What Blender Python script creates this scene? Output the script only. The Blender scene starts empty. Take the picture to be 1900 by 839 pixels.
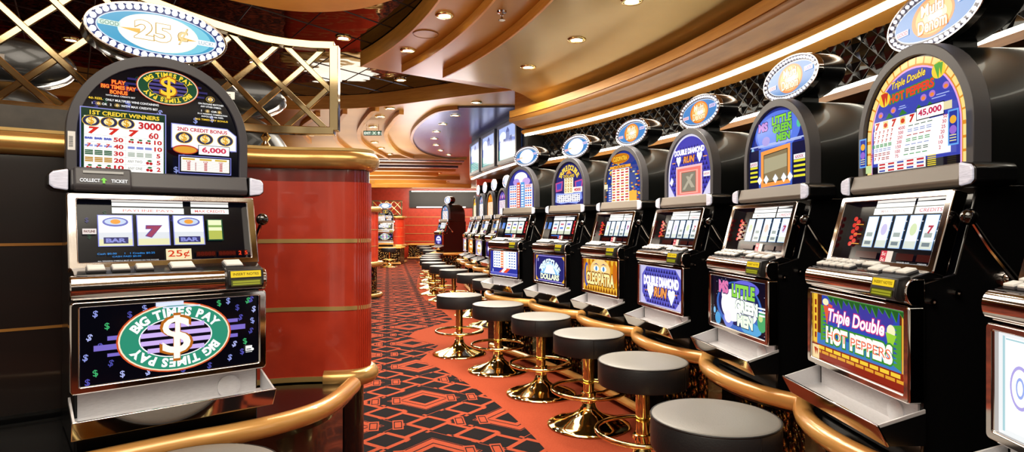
import bpy, bmesh, math, random
from math import sin, cos, pi, radians as R, sqrt, atan2
from mathutils import Matrix, Vector
random.seed(7)
SC = bpy.context.scene
COL = SC.collection
F, CX, CY, CAMZ = 1130.0, 950.0, 419.5, 1.30

# ------------------------------------------------------------------ materials
def lin(c):
    return c / 12.92 if c <= 0.04045 else ((c + 0.055) / 1.055) ** 2.4
def hexc(h):
    h = h.lstrip('#')
    return tuple(lin(int(h[i:i + 2], 16) / 255) for i in (0, 2, 4)) + (1,)
MATS = {}
def pmat(name, col, rough=0.5, metal=0.0, coat=0.0, spec=0.5, emit=0.0, noise=None, bump=None, aniso=0):
    """principled material; noise=(scale, colour2, stretch) mixes a second colour, bump=(scale, strength)."""
    m = bpy.data.materials.new(name); m.use_nodes = True
    nt = m.node_tree; b = nt.nodes['Principled BSDF']
    c = hexc(col) if isinstance(col, str) else tuple(col) + (1,)
    b.inputs['Base Color'].default_value = c
    b.inputs['Roughness'].default_value = rough
    b.inputs['Metallic'].default_value = metal
    b.inputs['Coat Weight'].default_value = coat
    b.inputs['Coat Roughness'].default_value = 0.05
    b.inputs['Specular IOR Level'].default_value = spec
    if emit:
        b.inputs['Emission Color'].default_value = c
        b.inputs['Emission Strength'].default_value = emit
    if noise or bump:
        tc = nt.nodes.new('ShaderNodeTexCoord')
    if noise:
        sc_, c2, st = noise
        mp = nt.nodes.new('ShaderNodeMapping'); mp.inputs['Scale'].default_value = st
        nt.links.new(tc.outputs['Object'], mp.inputs['Vector'])
        n = nt.nodes.new('ShaderNodeTexNoise'); n.inputs['Scale'].default_value = sc_; n.inputs['Detail'].default_value = 4
        nt.links.new(mp.outputs['Vector'], n.inputs['Vector'])
        r = nt.nodes.new('ShaderNodeValToRGB')
        r.color_ramp.elements[0].position = 0.35; r.color_ramp.elements[1].position = 0.68
        r.color_ramp.elements[0].color = c; r.color_ramp.elements[1].color = hexc(c2)
        nt.links.new(n.outputs['Fac'], r.inputs['Fac']); nt.links.new(r.outputs['Color'], b.inputs['Base Color'])
    if bump:
        n2 = nt.nodes.new('ShaderNodeTexNoise'); n2.inputs['Scale'].default_value = bump[0]
        nt.links.new(tc.outputs['Object'], n2.inputs['Vector'])
        bp = nt.nodes.new('ShaderNodeBump'); bp.inputs['Strength'].default_value = bump[1]; bp.inputs['Distance'].default_value = 0.02
        nt.links.new(n2.outputs['Fac'], bp.inputs['Height']); nt.links.new(bp.outputs['Normal'], b.inputs['Normal'])
    return m
def M(key):
    return MATS[key]
def glow(h, s=1.0):
    """lit printed glass of colour h"""
    k = 'lit_%s_%.2f' % (h, s)
    if k not in MATS:
        m = bpy.data.materials.new(k); m.use_nodes = True
        b = m.node_tree.nodes['Principled BSDF']; c = hexc(h)
        b.inputs['Base Color'].default_value = tuple(x * 0.05 for x in c[:3]) + (1,)
        b.inputs['Roughness'].default_value = 0.12
        b.inputs['Specular IOR Level'].default_value = 0.25
        b.inputs['Emission Color'].default_value = c
        b.inputs['Emission Strength'].default_value = s * .80
        m.cycles.emission_sampling = 'NONE'
        MATS[k] = m
    return MATS[k]
def lamp_mat(name, h, s):
    m = bpy.data.materials.new(name); m.use_nodes = True
    b = m.node_tree.nodes['Principled BSDF']
    b.inputs['Base Color'].default_value = hexc(h); b.inputs['Emission Color'].default_value = hexc(h)
    b.inputs['Emission Strength'].default_value = s
    return m
MATS.update(
    black=pmat('black_gloss', '#0b0b0c', 0.22, coat=0.3),
    blackm=pmat('black_satin', '#0d0d0e', 0.45),
    barrel=pmat('black_barrel', '#0a0c0b', 0.33, coat=0.2),
    taupe=pmat('charcoal_plastic_lit', '#6c645b', 0.45),  # same charcoal plastic, strong light from above put into the colour
    plastic=pmat('charcoal_plastic', '#434246', 0.42),
    chrome=pmat('chrome', '#c2bbb7', 0.07, 1.0),
    chromed=pmat('smoked_chrome', '#a59c98', 0.10, 1.0),
    steel=pmat('brushed_steel', '#d8d8dc', 0.38, 0.35, noise=(60, '#cacace', (1, 12, 12))),
    brass=pmat('polished_brass', '#f1dc98', 0.07, 1.0),
    rail=pmat('gold_rail_lacquer', '#d9a45c', 0.28, 0.25, coat=0.6, noise=(3, '#c88a48', (1, 1, 6))),
    goldband=pmat('gold_band', '#c9a868', 0.3, 0.5),
    capital=pmat('gold_capital', '#d0a462', 0.24, 0.6, noise=(4, '#bb8c4a', (1, 1, 4))),
    red=pmat('red_lacquer', '#c23a20', 0.32, 0.0, coat=0.5, noise=(9, '#b03018', (1, 1, 1))),
    redd=pmat('deep_red_lacquer', '#7e2014', 0.25, 0.0, coat=0.8, noise=(9, '#65160c', (1, 1, 1))),
    dark=pmat('red_lacquer_shaded', '#170a08', 0.35, 0.0, coat=0.3, noise=(2, '#100706', (1, 1, 5))),  # red partition wall with the shade on its left stretch put into the colour
    slate=pmat('slate_plinth', '#4a443c', 0.35, noise=(14, '#39342e', (1, 1, 1))),
    bronze=pmat('bronze_ceiling', '#c0903e', 0.30, 0.35, noise=(1.2, '#b28030', (1, 1, 1))),
    bronze2=pmat('pale_bronze_ceiling', '#bd9e54', 0.24, 0.45, noise=(0.9, '#b08e42', (1, 1, 1))),
    wood=pmat('honey_wood', '#e2a54c', 0.36, 0.05, noise=(4, '#d2933e', (1, 1, 14))),
    woodd=pmat('brown_wood', '#a87434', 0.36, 0.05, noise=(4, '#94622a', (1, 1, 14))),
    bluegrey=pmat('blue_grey_ceiling', '#62626f', 0.22, 0.5, noise=(0.8, '#525274', (1, 1, 1))),
    mirror=pmat('mirror_ceiling', '#4e463e', 0.03, 1.0, bump=(2.6, 0.25)),
    lattice=pmat('bronze_mirror_bar', '#a4906c', 0.09, 1.0),
    quilt=pmat('black_mirror_tile', '#101011', 0.06, 0.6),
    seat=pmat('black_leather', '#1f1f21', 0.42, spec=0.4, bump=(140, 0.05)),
    seattop=pmat('leather_lit_top', '#82807c', 0.45, spec=0.5, bump=(140, 0.05)),  # same black leather, light falling on the seat top put into the colour
    seam=pmat('leather_seam', '#111112', 0.5),
    white=pmat('white_label', '#e4e4e0', 0.5),
    lampside=pmat('candle_lamp_lens', '#d6d6e2', 0.25, 0.2, emit=0.35, noise=(50, '#a9a9b4', (1, 1, 10))),
    led=lamp_mat('led_strip', '#fffbe8', 7.0),
    bulb=glow('#f2f6ff', 4.5), bulbd=glow('#e6e4f0', 1.35),
    lens=lamp_mat('downlight_lens', '#fff3d8', 14.0),
    sideblk=pmat('knob_black', '#060606', 0.08, coat=1.0),
)
def mosaic_mat():
    m = bpy.data.materials.new('gold_mirror_mosaic'); m.use_nodes = True
    nt = m.node_tree; b = nt.nodes['Principled BSDF']
    tc = nt.nodes.new('ShaderNodeTexCoord')
    v = nt.nodes.new('ShaderNodeTexVoronoi'); v.inputs['Scale'].default_value = 22
    nt.links.new(tc.outputs['Object'], v.inputs['Vector'])
    r = nt.nodes.new('ShaderNodeValToRGB')
    r.color_ramp.elements[0].color = (0.55, 0.36, 0.12, 1); r.color_ramp.elements[1].color = (0.03, 0.02, 0.012, 1)
    r.color_ramp.elements[0].position = 0.15; r.color_ramp.elements[1].position = 0.5
    nt.links.new(v.outputs['Distance'], r.inputs['Fac']); nt.links.new(r.outputs['Color'], b.inputs['Base Color'])
    b.inputs['Metallic'].default_value = 0.9; b.inputs['Roughness'].default_value = 0.12
    bp = nt.nodes.new('ShaderNodeBump'); bp.inputs['Strength'].default_value = 0.9; bp.inputs['Distance'].default_value = 0.03
    nt.links.new(v.outputs['Distance'], bp.inputs['Height']); nt.links.new(bp.outputs['Normal'], b.inputs['Normal'])
    return m
MATS['mosaic'] = mosaic_mat()
def carpet_mat():
    m = bpy.data.materials.new('diamond_carpet'); m.use_nodes = True
    nt = m.node_tree; b = nt.nodes['Principled BSDF']
    def val(x):
        return x
    def op(o, a, c=None):
        n = nt.nodes.new('ShaderNodeMath'); n.operation = o
        for i, q in enumerate((a, c)):
            if q is None: continue
            if isinstance(q, (int, float)): n.inputs[i].default_value = q
            else: nt.links.new(q, n.inputs[i])
        return n.outputs[0]
    g = nt.nodes.new('ShaderNodeNewGeometry'); s = nt.nodes.new('ShaderNodeSeparateXYZ')
    nt.links.new(g.outputs['Position'], s.inputs[0])
    x = op('ADD', s.outputs[0], 0.66); y = op('SUBTRACT', s.outputs[1], 4.57)
    PER = 1.12
    U = op('ADD', op('MULTIPLY', x, 0.98 / PER), op('MULTIPLY', y, 0.2 / PER))
    V = op('ADD', op('MULTIPLY', x, -0.2 / PER), op('MULTIPLY', y, 0.98 / PER))
    a = op('ADD', U, V); c = op('SUBTRACT', U, V)
    def cen(q):  # distance to nearest integer, signed
        return op('SUBTRACT', op('FRACT', op('ADD', q, 0.5)), 0.5)
    fa = op('ABSOLUTE', cen(a)); fc = op('ABSOLUTE', cen(c))
    m_ = op('MAXIMUM', fa, fc)
    # woven small lattice, every other stripe stepped sideways
    par = op('GREATER_THAN', op('FRACT', op('ADD', op('MULTIPLY', a, 2.0), 0.25)), 0.5)
    c2 = op('ADD', c, op('MULTIPLY', par, 0.045))
    par2 = op('GREATER_THAN', op('FRACT', op('ADD', op('MULTIPLY', c, 2.0), 0.25)), 0.5)
    a2 = op('ADD', a, op('MULTIPLY', par2, 0.045))
    la = op('ABSOLUTE', cen(op('ADD', op('MULTIPLY', a2, 4.0), 0.5))); lc = op('ABSOLUTE', cen(op('ADD', op('MULTIPLY', c2, 4.0), 0.5)))
    cell = op('GREATER_THAN', op('MINIMUM', la, lc), 0.085)
    cell = op('MAXIMUM', cell, op('LESS_THAN', m_, 0.345))
    # medallion: orange diamond, black heart, thin black outlines
    inmed = op('LESS_THAN', m_, 0.243)
    heart = op('LESS_THAN', m_, 0.105)
    ln1 = op('LESS_THAN', op('ABSOLUTE', op('SUBTRACT', m_, 0.158)), 0.007)
    ln2 = op('LESS_THAN', op('ABSOLUTE', op('SUBTRACT', m_, 0.232)), 0.007)
    # interlocked little squares on the side corners of the medallion (|fa - fc| corners)
    du = op('ABSOLUTE', op('SUBTRACT', op('ABSOLUTE', cen(op('MULTIPLY', op('ADD', cen(a), cen(c)), 1.0))), 0.36))
    dv = op('ABSOLUTE', op('SUBTRACT', cen(a), cen(c)))
    sq = op('MAXIMUM', op('MULTIPLY', du, 2.4), op('MULTIPLY', dv, 0.9))
    sq_in = op('LESS_THAN', sq, 0.15)
    sq_ln = op('LESS_THAN', op('ABSOLUTE', op('SUBTRACT', sq, 0.10)), 0.014)
    medblk = op('MAXIMUM', heart, op('MAXIMUM', ln1, ln2))
    base = op('ADD', op('MULTIPLY', inmed, medblk), op('MULTIPLY', op('SUBTRACT', 1.0, inmed), cell))
    # squares override
    fin = op('ADD', op('MULTIPLY', sq_in, sq_ln), op('MULTIPLY', op('SUBTRACT', 1.0, sq_in), base))
    nz = nt.nodes.new('ShaderNodeTexNoise'); nz.inputs['Scale'].default_value = 160; nz.inputs['Detail'].default_value = 3
    nt.links.new(g.outputs['Position'], nz.inputs['Vector'])
    mx = nt.nodes.new('ShaderNodeMixRGB')
    mx.inputs[1].default_value = hexc('#a4482e'); mx.inputs[2].default_value = hexc('#181416')
    nt.links.new(fin, mx.inputs[0])
    mul = nt.nodes.new('ShaderNodeMixRGB'); mul.blend_type = 'MULTIPLY'; mul.inputs[0].default_value = 0.45
    nt.links.new(mx.outputs[0], mul.inputs[1]); nt.links.new(nz.outputs['Fac'], mul.inputs[2])
    nt.links.new(mul.outputs[0], b.inputs['Base Color'])
    b.inputs['Roughness'].default_value = 0.95; b.inputs['Specular IOR Level'].default_value = 0.1
    bp = nt.nodes.new('ShaderNodeBump'); bp.inputs['Strength'].default_value = 0.3; bp.inputs['Distance'].default_value = 0.004
    nt.links.new(nz.outputs['Fac'], bp.inputs['Height']); nt.links.new(bp.outputs['Normal'], b.inputs['Normal'])
    return m
MATS['carpet'] = carpet_mat()
MATS['carpet_plain'] = pmat('plain_orange_carpet', '#934028', 0.95, spec=0.1, noise=(120, '#893921', (1, 1, 1)), bump=(300, 0.2))

# ------------------------------------------------------------------ mesh builder
class MB:
    def __init__(s): s.v = []; s.f = []; s.m = []
    def add(s, vs, fs, mi=0):
        o = len(s.v); s.v += [tuple(p) for p in vs]
        for q in fs: s.f.append(tuple(i + o for i in q)); s.m.append(mi)
        return s
    def box(s, x0, x1, y0, y1, z0, z1, mi=0):
        return s.add([(x0, y0, z0), (x1, y0, z0), (x1, y1, z0), (x0, y1, z0), (x0, y0, z1), (x1, y0, z1), (x1, y1, z1), (x0, y1, z1)],
                     [(0, 3, 2, 1), (4, 5, 6, 7), (0, 1, 5, 4), (1, 2, 6, 5), (2, 3, 7, 6), (3, 0, 4, 7)], mi)
    def loft(s, secs, closed=True, caps=True, mi=0):
        n = len(secs[0]); vs = [p for q in secs for p in q]; fs = []
        for i in range(len(secs) - 1):
            for j in range(n if closed else n - 1):
                k = (j + 1) % n
                fs.append((i * n + j, i * n + k, (i + 1) * n + k, (i + 1) * n + j))
        if caps:
            fs.append(tuple(range(n - 1, -1, -1))); fs.append(tuple((len(secs) - 1) * n + j for j in range(n)))
        return s.add(vs, fs, mi)
    def prism_x(s, poly, x0, x1, mi=0): return s.loft([[(x, a, b) for a, b in poly] for x in (x0, x1)], mi=mi)
    def prism_y(s, poly, y0, y1, mi=0): return s.loft([[(a, y, b) for a, b in poly] for y in (y0, y1)], mi=mi)
    def prism_z(s, poly, z0, z1, mi=0): return s.loft([[(a, b, z) for a, b in poly] for z in (z0, z1)], mi=mi)
    def tube(s, path, r, n=12, closed=False, mi=0, sq=1.0):
        P = [Vector(p) for p in path]; secs = []; N = len(P); up = Vector((0, 0, 1))
        for i in range(N):
            if closed: t = P[(i + 1) % N] - P[i - 1]
            else: t = P[min(i + 1, N - 1)] - P[max(i - 1, 0)]
            t.normalize()
            u = up if abs(t.z) < 0.9 else Vector((1, 0, 0))
            a = t.cross(u).normalized(); b = a.cross(t).normalized()
            rr = r[i] if isinstance(r, (list, tuple)) else r
            secs.append([P[i] + a * (rr * cos(2 * pi * k / n)) + b * (rr * sq * sin(2 * pi * k / n)) for k in range(n)])
        if closed: secs.append(secs[0])
        return s.loft(secs, True, not closed, mi)
    def lathe(s, prof, n=40, c=(0, 0), mi=0):
        secs = [[(c[0] + r * cos(2 * pi * k / n), c[1] + r * sin(2 * pi * k / n), z) for k in range(n)] for r, z in prof]
        return s.loft(secs, True, True, mi)
    def sphere(s, c, r, n=14, m=8, mi=0):
        return s.lathe([(max(1e-4, r * sin(pi * i / m)), c[2] - r * cos(pi * i / m)) for i in range(m + 1)], n, (c[0], c[1]), mi)
    def frame(s, outer, inner, y0, y1, mi=0):
        """ring between two equally long (x,z) outlines, thickness y0..y1"""
        n = len(outer)
        vs = [(a, y0, b) for a, b in outer] + [(a, y0, b) for a, b in inner] + [(a, y1, b) for a, b in outer] + [(a, y1, b) for a, b in inner]
        fs = []
        for i in range(n):
            j = (i + 1) % n
            fs += [(i, j, n + j, n + i), (2 * n + i, 3 * n + i, 3 * n + j, 2 * n + j), (i, 2 * n + i, 2 * n + j, j), (n + i, n + j, 3 * n + j, 3 * n + i)]
        return s.add(vs, fs, mi)
    def xf(s, mat):
        s.v = [tuple(mat @ Vector(p)) for p in s.v]; return s
    def mesh(s, name, mats, smooth=35, recalc=True):
        me = bpy.data.meshes.new(name); me.from_pydata(s.v, [], s.f)
        for q in (mats if isinstance(mats, (list, tuple)) else [mats]): me.materials.append(M(q) if isinstance(q, str) else q)
        me.polygons.foreach_set('material_index', s.m)
        if recalc:
            bm = bmesh.new(); bm.from_mesh(me)
            bmesh.ops.recalc_face_normals(bm, faces=bm.faces); bm.to_mesh(me); bm.free()
        if smooth:
            me.polygons.foreach_set('use_smooth', [True] * len(me.polygons)); me.set_sharp_from_angle(angle=R(smooth))
        me.update(); return me
def obj(name, me, parent=None, bevel=0, loc=None, rot=None):
    o = bpy.data.objects.new(name, me); COL.objects.link(o)
    if parent is not None: o.parent = parent
    if loc: o.location = loc
    if rot: o.rotation_euler = rot
    if bevel:
        md = o.modifiers.new('bevel', 'BEVEL'); md.width = bevel; md.segments = 2; md.limit_method = 'ANGLE'; md.angle_limit = R(40)
    return o
def tag(o, label=None, cat=None, group=None, kind=None):
    if label: o['label'] = label
    if cat: o['category'] = cat
    if group: o['group'] = group
    if kind: o['kind'] = kind
    return o
def thing(name, label, cat, loc=(0, 0, 0), rz=0, group=None):
    o = bpy.data.objects.new(name, None); COL.objects.link(o); o.location = loc; o.rotation_euler = (0, 0, rz)
    o.empty_display_size = 0.1
    return tag(o, label, cat, group)
def struct(name, me, bevel=0):
    o = obj(name, me, None, bevel); o['kind'] = 'structure'; return o
def dup(root, loc, rz, label=None, group=None):
    """copy of a thing with its parts and their sub-parts"""
    r = root.copy(); COL.objects.link(r); r.location = loc; r.rotation_euler = (0, 0, rz)
    if label: r['label'] = label
    if group: r['group'] = group
    for ch in list(root.children):
        c = ch.copy(); COL.objects.link(c); c.parent = r
        for g in list(ch.children):
            d = g.copy(); COL.objects.link(d); d.parent = c
    return r
def P(px, py, z):
    d = (z - CAMZ) * F / (CY - py)
    return ((px - CX) / F * d, d)

# ------------------------------------------------------------------ printed art on glass
_TXT = {}
def text_geo(s, bold=0.0):
    if '$' in s or '¢' in s: bold = min(bold, .012)
    k = (s, bold)
    if k not in _TXT:
        cu = bpy.data.curves.new('lettering', 'FONT'); cu.body = s; cu.size = 1; cu.resolution_u = 3; cu.offset = bold; cu.fill_mode = 'FRONT'; cu.dimensions = '2D'
        ob = bpy.data.objects.new('lettering', cu)
        me = ob.to_mesh()
        vs = [(v.co.x, v.co.y) for v in me.vertices]; fs = [tuple(p.vertices) for p in me.polygons]
        ob.to_mesh_clear(); bpy.data.objects.remove(ob); bpy.data.curves.remove(cu)
        if vs:
            x0 = min(v[0] for v in vs); x1 = max(v[0] for v in vs); y0 = min(v[1] for v in vs); y1 = max(v[1] for v in vs)
        else: x0 = y0 = 0; x1 = y1 = 0.3
        _TXT[k] = (vs, fs, x0, x1, y0, y1)
    return _TXT[k]
class Art:
    EPS = 0.00025
    def __init__(s): s.v = []; s.f = []; s.m = []; s.mats = []; s.layer = 0
    def mi(s, mat):
        if mat not in s.mats: s.mats.append(mat)
        return s.mats.index(mat)
    def raw(s, vs, fs, col, st=1.0):
        mat = glow(col, st) if col[0] == '#' else M(col)
        i = s.mi(mat); o = len(s.v); y = -s.layer * s.EPS; s.layer += 1
        s.v += [(a, y, b) for a, b in vs]
        for q in fs: s.f.append(tuple(k + o for k in q)); s.m.append(i)
    def poly(s, pts, col, st=1.0): s.raw(pts, [tuple(range(len(pts)))], col, st)
    def polys(s, lst, col, st=1.0):
        vs = []; fs = []
        for p in lst: fs.append(tuple(range(len(vs), len(vs) + len(p)))); vs += p
        if vs: s.raw(vs, fs, col, st)
    def rect(s, x0, y0, x1, y1, col, st=1.0): s.poly([(x0, y0), (x1, y0), (x1, y1), (x0, y1)], col, st)
    def rects(s, lst, col, st=1.0): s.polys([[(a, b), (c, b), (c, d), (a, d)] for a, b, c, d in lst], col, st)
    def ell(s, x, y, rx, ry, col, st=1.0, n=40): s.poly([(x + rx * cos(2 * pi * k / n), y + ry * sin(2 * pi * k / n)) for k in range(n)], col, st)
    def ells(s, lst, col, st=1.0, n=16): s.polys([[(x + rx * cos(2 * pi * k / n), y + ry * sin(2 * pi * k / n)) for k in range(n)] for x, y, rx, ry in lst], col, st)
    def tx(s, t, x, y, h, col, w=None, bold=0.02, shear=0.0, rot=0.0, st=1.0, maxw=None):
        vs, fs, x0, x1, y0, y1 = text_geo(t, bold)
        k = h / max(1e-6, y1 - y0); kx = k if w is None else w / max(1e-6, x1 - x0)
        if maxw and (x1 - x0) * kx > maxw: kx = maxw / (x1 - x0)
        mx, my = (x0 + x1) / 2, (y0 + y1) / 2; out = []
        for a, b in vs:
            q = (b - my) * k; p = (a - mx) * kx + q * shear
            out.append((x + p * cos(rot) - q * sin(rot), y + p * sin(rot) + q * cos(rot)))
        s.raw(out, fs, col, st)
    def otx(s, t, x, y, h, col, ocol, w=None, bold=0.02, ob=0.05, shear=0, rot=0, st=1.0):
        """lettering with an outline colour"""
        vs, fs, x0, x1, y0, y1 = text_geo(t, bold)
        if w is None: w = (x1 - x0) * h / (y1 - y0)
        g = ob * h
        s.tx(t, x, y, h + 2 * g, ocol, w + 2 * g, bold + ob * 0.8, shear, rot)
        s.tx(t, x, y, h, col, w, bold, shear, rot, st)
    def arc(s, t, x, y, rx, ry, h, a0, a1, col, bold=0.02, st=1.0):
        """letters along an ellipse from angle a0 to a1 (degrees, clockwise when a1<a0), tops outward"""
        ws = []
        for ch in t:
            _, _, x0, x1, y0, y1 = text_geo(ch, bold); ws.append((x1 - x0) + 0.1)
        tot = sum(ws); acc = 0; vs_all = []; fs_all = []
        for ch, w in zip(t, ws):
            u = (acc + w / 2) / tot; acc += w
            if ch == ' ': continue
            a = R(a0 + (a1 - a0) * u); px, py = x + rx * cos(a), y + ry * sin(a)
            nx, ny = cos(a) / rx, sin(a) / ry; rot = atan2(ny, nx) - pi / 2
            vs, fs, x0, x1, y0, y1 = text_geo(ch, bold); k = h / 0.75; mx = (x0 + x1) / 2; my = 0.36
            o = len(vs_all)
            for p, q in vs:
                p = (p - mx) * k; q = (q - my) * k
                vs_all.append((px + p * cos(rot) - q * sin(rot), py + p * sin(rot) + q * cos(rot)))
            fs_all += [tuple(i + o for i in q) for q in fs]
        s.raw(vs_all, fs_all, col, st)
    def radial(s, x, y, rx, ry, cols, st=1.0):
        for i, c in enumerate(cols):
            k = 1 - i / len(cols); s.ell(x, y, rx * k, ry * k, c, st)
    def mesh(s, name):
        me = bpy.data.meshes.new(name); me.from_pydata(s.v, [], s.f)
        for m in s.mats: me.materials.append(m)
        me.polygons.foreach_set('material_index', s.m); me.update(); return me

GW, GH = 0.25, 0.375     # half width and height of the arched top glass
def arch_pts(hw, base, straight, top, n=28):
    pts = [(-hw, base), (hw, base)]
    for k in range(n + 1):
        a = pi * k / n
        pts.append((hw * cos(a), straight + (top - straight) * sin(a)))
    return pts
def arch_glass(col='#07070f'):
    a = Art(); a.poly(arch_pts(GW, 0, 0.125, GH), col); return a
def inarch(x, y, mrg=0.0):
    if y < 0.125: return abs(x) < GW - mrg
    return (x / (GW - mrg)) ** 2 + ((y - 0.125) / (GH - 0.125 - mrg)) ** 2 < 1
def coin(a, x, y, r, small=False):
    a.ell(x, y, r * 1.35, r, '#e8c33c', n=20); a.ell(x, y, r * 1.25, r * 0.9, '#2a2a50', n=20); a.ell(x, y, r * 0.8, r * 0.6, '#f5e6a8', n=16)
    a.tx('$', x, y, r * 1.5, '#e0a21c', bold=0.05)
def logo_oval(a, x, y, rx, ry, big=False):
    a.ell(x, y, rx * 1.06, ry * 1.08, '#d2542a'); a.ell(x, y, rx * 1.03, ry * 1.04, '#f6e9c8')
    a.ell(x, y, rx, ry, '#2f8f72' if big else '#1c4a30')
    a.ell(x, y, rx * 0.68, ry * 0.62, '#ffffff' if big else '#e8c33c'); a.ell(x, y, rx * 0.655, ry * 0.59, '#0c0a18')
    st = []
    for i, k in enumerate((0.36, 0.12, -0.12, -0.36)):
        hw = rx * 0.655 * sqrt(1 - (k / 0.6) ** 2)
        st.append((x - hw, y + ry * (k - 0.07), x + hw, y + ry * (k + 0.07)))
    a.rects(st, '#cdb2f2' if big else '#4c4484')
    c = '#ffffff' if big else '#ffd93c'
    a.arc('BIG TIMES PAY', x, y, rx * 0.83, ry * 0.80, ry * 0.27, 158, 22, c, 0.05)
    a.arc('BIG TIMES PAY', x, y, rx * 0.83, ry * 0.80, ry * 0.27, -22, -158, c, 0.05)
    a.otx('$', x, y, ry * 1.35, '#fff3dc' if big else '#ffd23a', '#b5651c', bold=0.08, ob=0.06, w=rx * 0.52, st=1.25 if big else 1.0)

# ---- top glasses
def top_dollar():
    a = arch_glass('#06060e')
    random.seed(3)
    for i in range(46):
        x, y = random.uniform(-.235, .235), random.uniform(.01, .36)
        if inarch(x, y, .02): a.tx('$', x, y, .024, random.choice(['#3a3a7c', '#6e78c4', '#16402c', '#2c2c60', '#8e9ad8']), bold=.05, rot=random.uniform(-.5, .5))
    a.rects([(-.11, .315, .12, .322), (-.13, .298, .14, .305), (-.12, .281, .13, .288)], '#2e2a62')
    logo_oval(a, .013, .304, .092, .056)
    for t, y, w in (('PLAY', .300, .04), ('BIG TIMES PAY', .283, .10), ('BONUS', .266, .05)):
        a.otx(t, -.135, y, .013, '#ff9a3c', '#c4261c', w=w, bold=.03, ob=.1)
    a.tx('WITH MAX CREDITS BET', -.13, .2535, .005, '#f0f0f0', w=.085)
    a.tx('4th REEL', -.200, .239, .0075, '#ffd23a', w=.04); a.tx('ONLY MULTIPLIES WINS CONTAINING', -.095, .238, .0075, '#ffffff', w=.155)
    a.tx('1         OR   2          WITH MAX CREDITS BET', -.115, .222, .0075, '#ffffff', w=.19); coin(a, -.192, .222, .006); coin(a, -.14, .222, .006)
    # right notes
    coin(a, .148, .280, .011)
    a.tx('ON PAYLINE MATCHES', .150, .262, .006, '#ffffff', w=.085); a.tx('ANY OTHER SYMBOL', .150, .252, .006, '#ffffff', w=.07)
    a.tx('1        OR   2', .152, .236, .007, '#ffffff', w=.07); coin(a, .138, .236, .006); coin(a, .178, .236, .006)
    a.tx('IN A WINNING COMBINATION', .155, .225, .0055, '#ffffff', w=.10); a.tx('INVOLVES 4th REEL', .155, .216, .0055, '#ffffff', w=.075)
    a.tx('BIG TIMES PAY BONUS', .152, .204, .0065, '#ffd23a', w=.11)
    # table of first credit winners
    a.rect(-.243, 0, .004, .207, '#8f92d8'); a.rect(-.240, 0, .001, .204, '#10331f')
    a.rect(-.232, 0, -.004, .178, '#f6f6ee', 1.15)
    a.otx('1ST CREDIT WINNERS', -.117, .190, .014, '#ffd93c', '#0a2012', w=.20, bold=.03, ob=.06)
    for i in range(3): coin(a, -.213 + i * .049, .162, .0185)
    a.tx('3000', -.046, .160, .024, '#c8242c', w=.068, bold=.04)
    for i in range(3): a.tx('7', -.207 + i * .056, .131, .023, '#d42a20', w=.028, bold=.06, shear=.2)
    a.tx('60', -.035, .128, .021, '#c8242c', w=.03, bold=.03)
    ln = []
    for y in (.1465, .116, .0935, .0705, .0475, .024): ln.append((-.232, y, -.004, y + .0008))
    ln.append((-.118, 0, -.1172, .116)); a.rects(ln, '#b8b8c0')
    rows = [('50', '10'), ('40', '10'), ('30', '5'), ('20', '5'), ('10', '2')]
    for r, (p, q) in enumerate(rows):
        y = .105 - r * .0233
        a.tx(p, -.138, y, .015, '#c8242c', w=.028, bold=.04); a.tx(q, -.022, y, .015, '#c8242c', w=.024 if len(q) > 1 else .012, bold=.04)
        for i in range(3):
            x = -.220 + i * .026
            if r == 0: a.rects([(x - .011, y - .003, x + .011, y + .003)], '#7c86d0'); a.tx('BAR', x, y, .008, '#3a4ab0', w=.02)
            elif r == 1: a.rects([(x - .011, y - .004, x + .011, y + .002)], '#8f98d8'); a.tx('7', x, y, .013, '#d23a3a', w=.011, bold=.05, shear=.2)
            elif r in (2, 3):
                c = '#14532e' if r == 2 else '#b88420'
                a.rects([(x - .011, y + k - .0022, x + .011, y + k + .0022) for k in (-.0055, 0, .0055)], c)
            else:
                a.ells([(x - .004, y - .003, .004, .004), (x + .004, y - .004, .004, .004)], '#b81c24'); a.ells([(x + .002, y + .004, .006, .003)], '#2c6a34')
        for i in range(3):
            x = -.102 + i * .025
            if r == 0: a.ells([(x - .004, y - .003, .004, .004), (x + .004, y - .004, .004, .004)], '#b81c24'); a.ells([(x + .002, y + .004, .006, .003)], '#2c6a34')
            elif r == 1: a.rects([(x - .01, y - .004, x + .01, y + .004)], '#7c86d0')
            elif r == 2: a.rects([(x - .01, y + k - .002, x + .01, y + k + .002) for k in (-.005, 0, .005)], '#a9b4a9')
        if r >= 3:
            a.tx('ANY TWO' if r == 3 else 'ANY ONE', -.092, y, .0085, '#50505c', w=.042, bold=0)
            a.ells([(-.055, y - .003, .005, .005), (-.045, y - .004, .005, .005)], '#b81c24'); a.ells([(-.049, y + .005, .007, .003)], '#2c6a34')
    # second credit bonus
    a.poly([(.016, .092), (.232, .092), (.232, .150), (.20, .175), (.016, .178)], '#8f92d8'); a.poly([(.019, .095), (.229, .095), (.229, .149), (.199, .172), (.019, .175)], '#fbfbfb', 1.1)
    a.tx('2ND CREDIT BONUS', .117, .160, .013, '#c8242c', w=.165, bold=.03)
    for i in range(3): coin(a, .056 + i * .068, .130, .021)
    a.ell(.060, .088, .04, .016, '#c23a24'); a.ell(.060, .087, .036, .012, '#e0a030'); a.rect(.101, .072, .207, .108, '#101018'); a.rect(.103, .074, .205, .106, '#ffffff', 1.15)
    a.tx('6,000', .154, .090, .023, '#d23a58', w=.082, bold=.04)
    a.rect(.038, .004, .212, .068, '#7c80d0'); a.rect(.041, .007, .209, .065, '#14141c'); a.rect(.046, .012, .205, .061, '#fdfdf6')
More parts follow.
